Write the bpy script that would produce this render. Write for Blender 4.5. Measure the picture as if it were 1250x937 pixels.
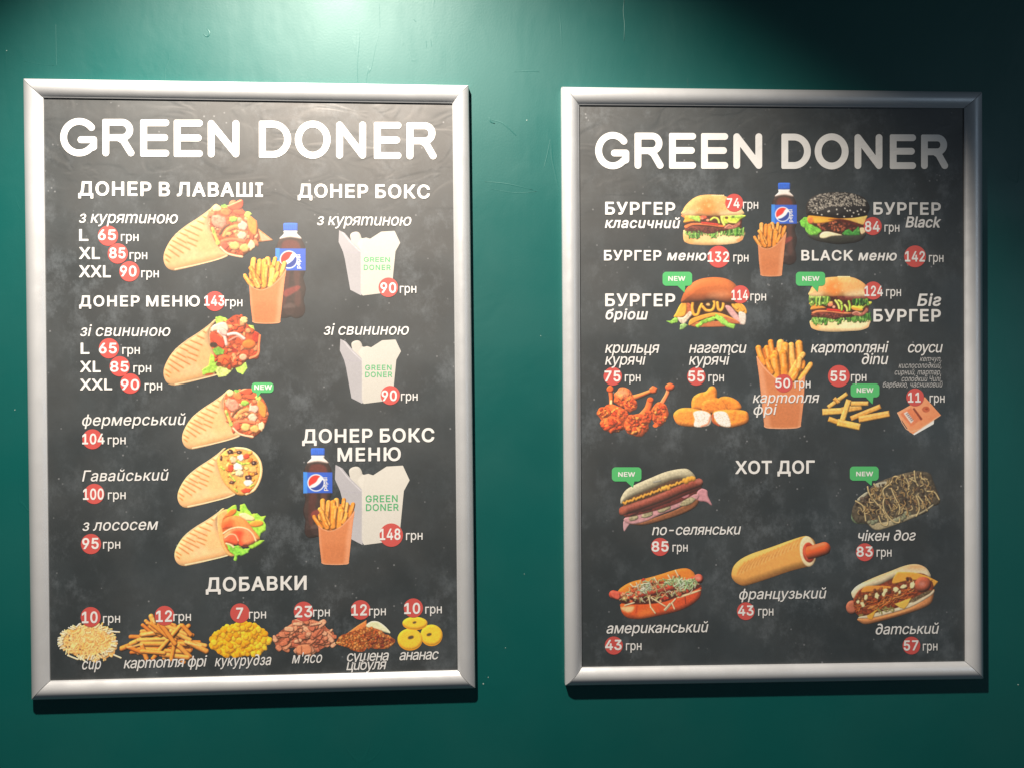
import bpy, bmesh, math, random
import numpy as np
from mathutils import Matrix, Vector
# ------------------------------------------------------------------ camera, world, lamps, exposure
for o in list(bpy.data.objects): bpy.data.objects.remove(o)
scene = bpy.context.scene
COL = scene.collection
FOCAL = 950.0                                  # in image pixels, picture is 1250 pixels wide
CX, CZ, CD, CAX, CAY, CAZ = .3209, .0102, 1.1412, -.0051, -.0450, -.0066   # metres and radians; the wall is the plane y = 0

def _rot(a):
    cx, sx = np.cos(a[0]), np.sin(a[0]); cy, sy = np.cos(a[1]), np.sin(a[1]); cz, sz = np.cos(a[2]), np.sin(a[2])
    return (np.array([[cz,-sz,0],[sz,cz,0],[0,0,1]]) @ np.array([[cy,0,sy],[0,1,0],[-sy,0,cy]]) @ np.array([[1,0,0],[0,cx,-sx],[0,sx,cx]]))
RM = _rot((CAX, CAY, CAZ))
cam = bpy.data.cameras.new('camera'); cam_ob = bpy.data.objects.new('camera', cam); COL.objects.link(cam_ob)
cam.sensor_width = 36; cam.lens = FOCAL/1250*36; cam.clip_start = .01; cam.clip_end = 50
M4 = Matrix.Identity(4)
for j in range(3):
    M4[0][j], M4[1][j], M4[2][j] = RM[0, j], -RM[2, j], RM[1, j]
M4[0][3], M4[1][3], M4[2][3] = CX, -CD, CZ
cam_ob.matrix_world = M4
scene.camera = cam_ob
scene.view_settings.view_transform = 'Standard'; scene.view_settings.look = 'None'
scene.view_settings.exposure = 0.0; scene.view_settings.gamma = 1
scene.view_settings.use_curve_mapping = False
scene.cycles.max_bounces = 5; scene.cycles.use_denoising = True
world = bpy.data.worlds.new('World'); scene.world = world; world.use_nodes = True
bg = world.node_tree.nodes['Background']; bg.inputs[0].default_value = (.62, .80, 1.0, 1); bg.inputs[1].default_value = .045
def spot(name, loc, target, power, size, blend, col, rad):
    l = bpy.data.lights.new(name, 'SPOT'); l.energy = power; l.spot_size = math.radians(size); l.spot_blend = blend
    l.color = col; l.shadow_soft_size = rad
    o = bpy.data.objects.new(name, l); COL.objects.link(o); o.location = loc
    o.rotation_euler = (Vector(target)-Vector(loc)).to_track_quat('-Z', 'Y').to_euler(); return o
spot('ceiling_spot', (-.04, -.78, 1.25), (.17, -.78+.268*1.6, 1.25-1.6), 272, 86, .55, (1, .905, .80), .024)
def area(name, loc, target, power, sx, sy, col):
    l = bpy.data.lights.new(name, 'AREA'); l.shape = 'RECTANGLE'; l.size = sx; l.size_y = sy; l.energy = power; l.color = col
    o = bpy.data.objects.new(name, l); COL.objects.link(o); o.location = loc
    o.rotation_euler = (Vector(target)-Vector(loc)).to_track_quat('-Z', 'Y').to_euler(); return o
area('window_light', (3.2, -2.6, .3), (.4, 0, 0), 6.5, 1.2, 1.8, (.62, .80, 1))

# ------------------------------------------------------------------ helpers
def pixel_to_wall(u, v, y):
    """image pixels -> point of the wall-parallel plane at depth y (metres)"""
    u = np.asarray(u, float); v = np.asarray(v, float)
    d = np.stack([(u-625)/FOCAL, -(v-468.5)/FOCAL, -np.ones_like(u)], -1) @ RM.T
    t = (-y-CD)/d[..., 2]
    return np.stack([CX+t*d[..., 0], np.full(u.shape, y, float), CZ+t*d[..., 1]], -1)
def obj(name, verts, faces, mat, parent=None, kind=None, label=None, smooth=False):
    me = bpy.data.meshes.new(name); me.from_pydata([tuple(v) for v in verts], [], [tuple(f) for f in faces]); me.update()
    if mat: me.materials.append(mat)
    if smooth: me.shade_smooth()
    o = bpy.data.objects.new(name, me); COL.objects.link(o)
    if parent: o.parent = parent
    if kind: o['kind'] = kind
    if label: o['label'] = label
    return o
class NT:
    def __init__(s, name):
        s.m = bpy.data.materials.new(name); s.m.use_nodes = True; s.t = s.m.node_tree; s.b = s.t.nodes['Principled BSDF']
    def n(s, ty, **k):
        x = s.t.nodes.new(ty)
        for a, b in k.items(): setattr(x, a, b)
        return x
    def l(s, a, b): s.t.links.new(a, b)
    def noise(s, vec, scale, det=3, rough=.5, dist=0):
        x = s.n('ShaderNodeTexNoise'); x.inputs['Scale'].default_value = scale; x.inputs['Detail'].default_value = det
        x.inputs['Roughness'].default_value = rough; x.inputs['Distortion'].default_value = dist; s.l(vec, x.inputs['Vector']); return x.outputs['Fac']
    def pos(s, sc=(1, 1, 1), off=(0, 0, 0)):
        g = s.n('ShaderNodeNewGeometry'); m = s.n('ShaderNodeMapping'); m.inputs['Scale'].default_value = sc; m.inputs['Location'].default_value = off
        s.l(g.outputs['Position'], m.inputs['Vector']); return m.outputs[0]
    def math(s, op, a, b=None, c=None, clamp=False):
        x = s.n('ShaderNodeMath', operation=op); x.use_clamp = clamp
        for i, q in enumerate((a, b, c)):
            if q is None: continue
            if isinstance(q, (int, float)): x.inputs[i].default_value = q
            else: s.l(q, x.inputs[i])
        return x.outputs[0]
    def rng(s, v, a, b, c=0, d=1, smooth=True):
        x = s.n('ShaderNodeMapRange'); x.interpolation_type = 'SMOOTHSTEP' if smooth else 'LINEAR'
        for i, q in enumerate((a, b, c, d)): x.inputs[i+1].default_value = q
        s.l(v, x.inputs[0]); return x.outputs[0]
    def mix(s, f, a, b):
        x = s.n('ShaderNodeMix', data_type='RGBA')
        if isinstance(f, (int, float)): x.inputs[0].default_value = f
        else: s.l(f, x.inputs[0])
        for i, q in ((6, a), (7, b)):
            if isinstance(q, tuple): x.inputs[i].default_value = q+(1,)
            else: s.l(q, x.inputs[i])
        return x.outputs[2]
    def bump(s, h, st, dist, prev=None):
        x = s.n('ShaderNodeBump'); x.inputs['Strength'].default_value = st; x.inputs['Distance'].default_value = dist; s.l(h, x.inputs['Height'])
        if prev is not None: s.l(prev, x.inputs['Normal'])
        return x.outputs[0]
def paper(nt, rough=.59):
    """shared surface of the printed sheet: satin film, faint waves, creases near the top"""
    p = nt.pos()
    cr = nt.noise(nt.pos((1, 1, 1.6)), 13, 2, .5, 1.2)
    sep = nt.n('ShaderNodeSeparateXYZ'); nt.l(p, sep.inputs[0])
    top = nt.rng(sep.outputs[2], .16, .40)
    h = nt.math('MULTIPLY', nt.rng(cr, .42, .58), top)
    n1 = nt.bump(h, .14, .0016)
    n2 = nt.bump(nt.noise(p, 5, 2), .5, .004, n1)
    n3 = nt.bump(nt.noise(p, 700, 2), .08, .0002, n2)
    nt.l(n3, nt.b.inputs['Normal'])
    rr = nt.rng(nt.noise(p, 9, 3), .3, .7, rough-.05, rough+.06); nt.l(rr, nt.b.inputs['Roughness'])
    nt.b.inputs['Specular IOR Level'].default_value = SHEEN; nt.b.inputs['IOR'].default_value = 1.62; nt.b.inputs['Specular Tint'].default_value = (1, .91, .84, 1)
SHEEN = 1.0
def ink(name, col):
    nt = NT(name); nt.b.inputs['Base Color'].default_value = col+(1,); paper(nt); return nt.m
def S(h): return tuple(float(((c+.055)/1.055)**2.4 if c > .04045 else c/12.92) for c in [int(h[i:i+2], 16)/255 for i in (0, 2, 4)])
WHITE = ink('white_ink', (.80, .79, .76)); RED = ink('red_ink', S('cc4e48')); GREEN = ink('green_ink', S('4cb86a')); DGREEN = ink('box_green_ink', S('4fae72'))
nt = NT('picture_ink'); at = nt.n('ShaderNodeAttribute'); at.attribute_name = 'Col'; nt.l(at.outputs['Color'], nt.b.inputs['Base Color']); paper(nt); PICT = nt.m
# chalkboard print
nt = NT('chalkboard_print'); p = nt.pos()
c1 = nt.rng(nt.noise(p, 5, 7, .68), .36, .70); c2 = nt.math('MULTIPLY', nt.rng(nt.noise(nt.pos((1, 1, .8), (7, 0, 3)), 30, 9, .74), .46, .70), nt.rng(nt.noise(nt.pos((1, 1, 1), (1, 0, 8)), 6, 3), .38, .62, .15, 1))
base = nt.mix(c1, (.016, .0255, .030), (.031, .045, .052)); base = nt.mix(nt.math('MULTIPLY', c2, .9), base, (.085, .104, .116))
vo = nt.n('ShaderNodeTexVoronoi'); vo.inputs['Scale'].default_value = 85; vo.inputs['Randomness'].default_value = 1; nt.l(nt.pos((1, 1, 1)), vo.inputs['Vector'])
sp = nt.math('MULTIPLY', nt.rng(vo.outputs['Distance'], .04, .16, 1, 0), nt.rng(nt.noise(p, 30, 1), .54, .66))
base = nt.mix(nt.math('MULTIPLY', sp, .8), base, (.22, .23, .24))
nt.l(base, nt.b.inputs['Base Color']); paper(nt); BOARD = nt.m
# wall paint: dark green silk emulsion over uneven plaster
nt = NT('green_wall_paint'); p = nt.pos()
wc = nt.mix(nt.rng(nt.noise(p, 2.2, 4), .3, .7), (.0001, .081, .073), (.0002, .092, .083)); 
wc = nt.mix(nt.math('MULTIPLY', nt.rng(nt.noise(p, 60, 3, .7), .62, .8), .25), wc, (.001, .115, .098))
nt.l(wc, nt.b.inputs['Base Color'])
nt.l(nt.rng(nt.noise(p, 6, 4), .3, .7, .43, .52), nt.b.inputs['Roughness']); nt.b.inputs['Specular IOR Level'].default_value = .7; nt.b.inputs['Specular Tint'].default_value = (.86, 1, .95, 1)
n1 = nt.bump(nt.noise(nt.pos((1, 1, .35)), 9, 3, .55, .4), .22, .004)
n2 = nt.bump(nt.noise(p, 320, 3, .6), .12, .0006, n1)
n2 = nt.bump(nt.rng(nt.noise(nt.pos((1, 1, .6), (5, 0, 2)), 3.2, 5, .7, .3), .44, .56), .14, .0012, n2)
rg = nt.math('ABSOLUTE', nt.math('SUBTRACT', nt.noise(nt.pos((1.6, 1, .5), (2, 0, 5)), 6, 2, .5, 1.4), .5))
n3 = nt.bump(nt.math('MULTIPLY', nt.rng(rg, 0, .01, 1, 0), nt.rng(nt.noise(nt.pos((1, 1, 1), (4, 0, 4)), 5, 2), .52, .66)), .2, .0008, n2)
nt.l(n3, nt.b.inputs['Normal']); WALL = nt.m
# satin anodised aluminium
nt = NT('satin_aluminium'); nt.b.inputs['Base Color'].default_value = (.66, .67, .675, 1); nt.b.inputs['Metallic'].default_value = .4
nt.l(nt.rng(nt.noise(nt.pos(), 40, 3), .3, .7, .33, .42), nt.b.inputs['Roughness'])
nt.l(nt.bump(nt.rng(nt.noise(nt.pos((1, 1, 1), (3, 1, 2)), 70, 4, .7), .60, .75), .12, .0002, nt.bump(nt.noise(nt.pos(), 1200, 2), .14, .0002)), nt.b.inputs['Normal']); ALU = nt.m
nt = NT('black_back_board'); nt.b.inputs['Base Color'].default_value = (.02, .02, .02, 1); nt.b.inputs['Roughness'].default_value = .7; BACK = nt.m
DIM = ink('grey_white_ink', (.50, .50, .49))
nt = NT('pale_plaster'); nt.b.inputs['Base Color'].default_value = (.35, .45, .40, 1); nt.b.inputs['Roughness'].default_value = .9; PLASTER = nt.m

# ------------------------------------------------------------------ the wall
wall = obj('wall', [(-3.2, 0, -2.2), (4.6, 0, -2.2), (4.6, 0, 1.5), (-3.2, 0, 1.5), (-3.2, .12, -2.2), (4.6, .12, -2.2), (4.6, .12, 1.5), (-3.2, .12, 1.5)],
           [(0, 1, 2, 3), (5, 4, 7, 6), (4, 0, 3, 7), (1, 5, 6, 2), (3, 2, 6, 7), (4, 5, 1, 0)], WALL, kind='structure')

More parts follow.
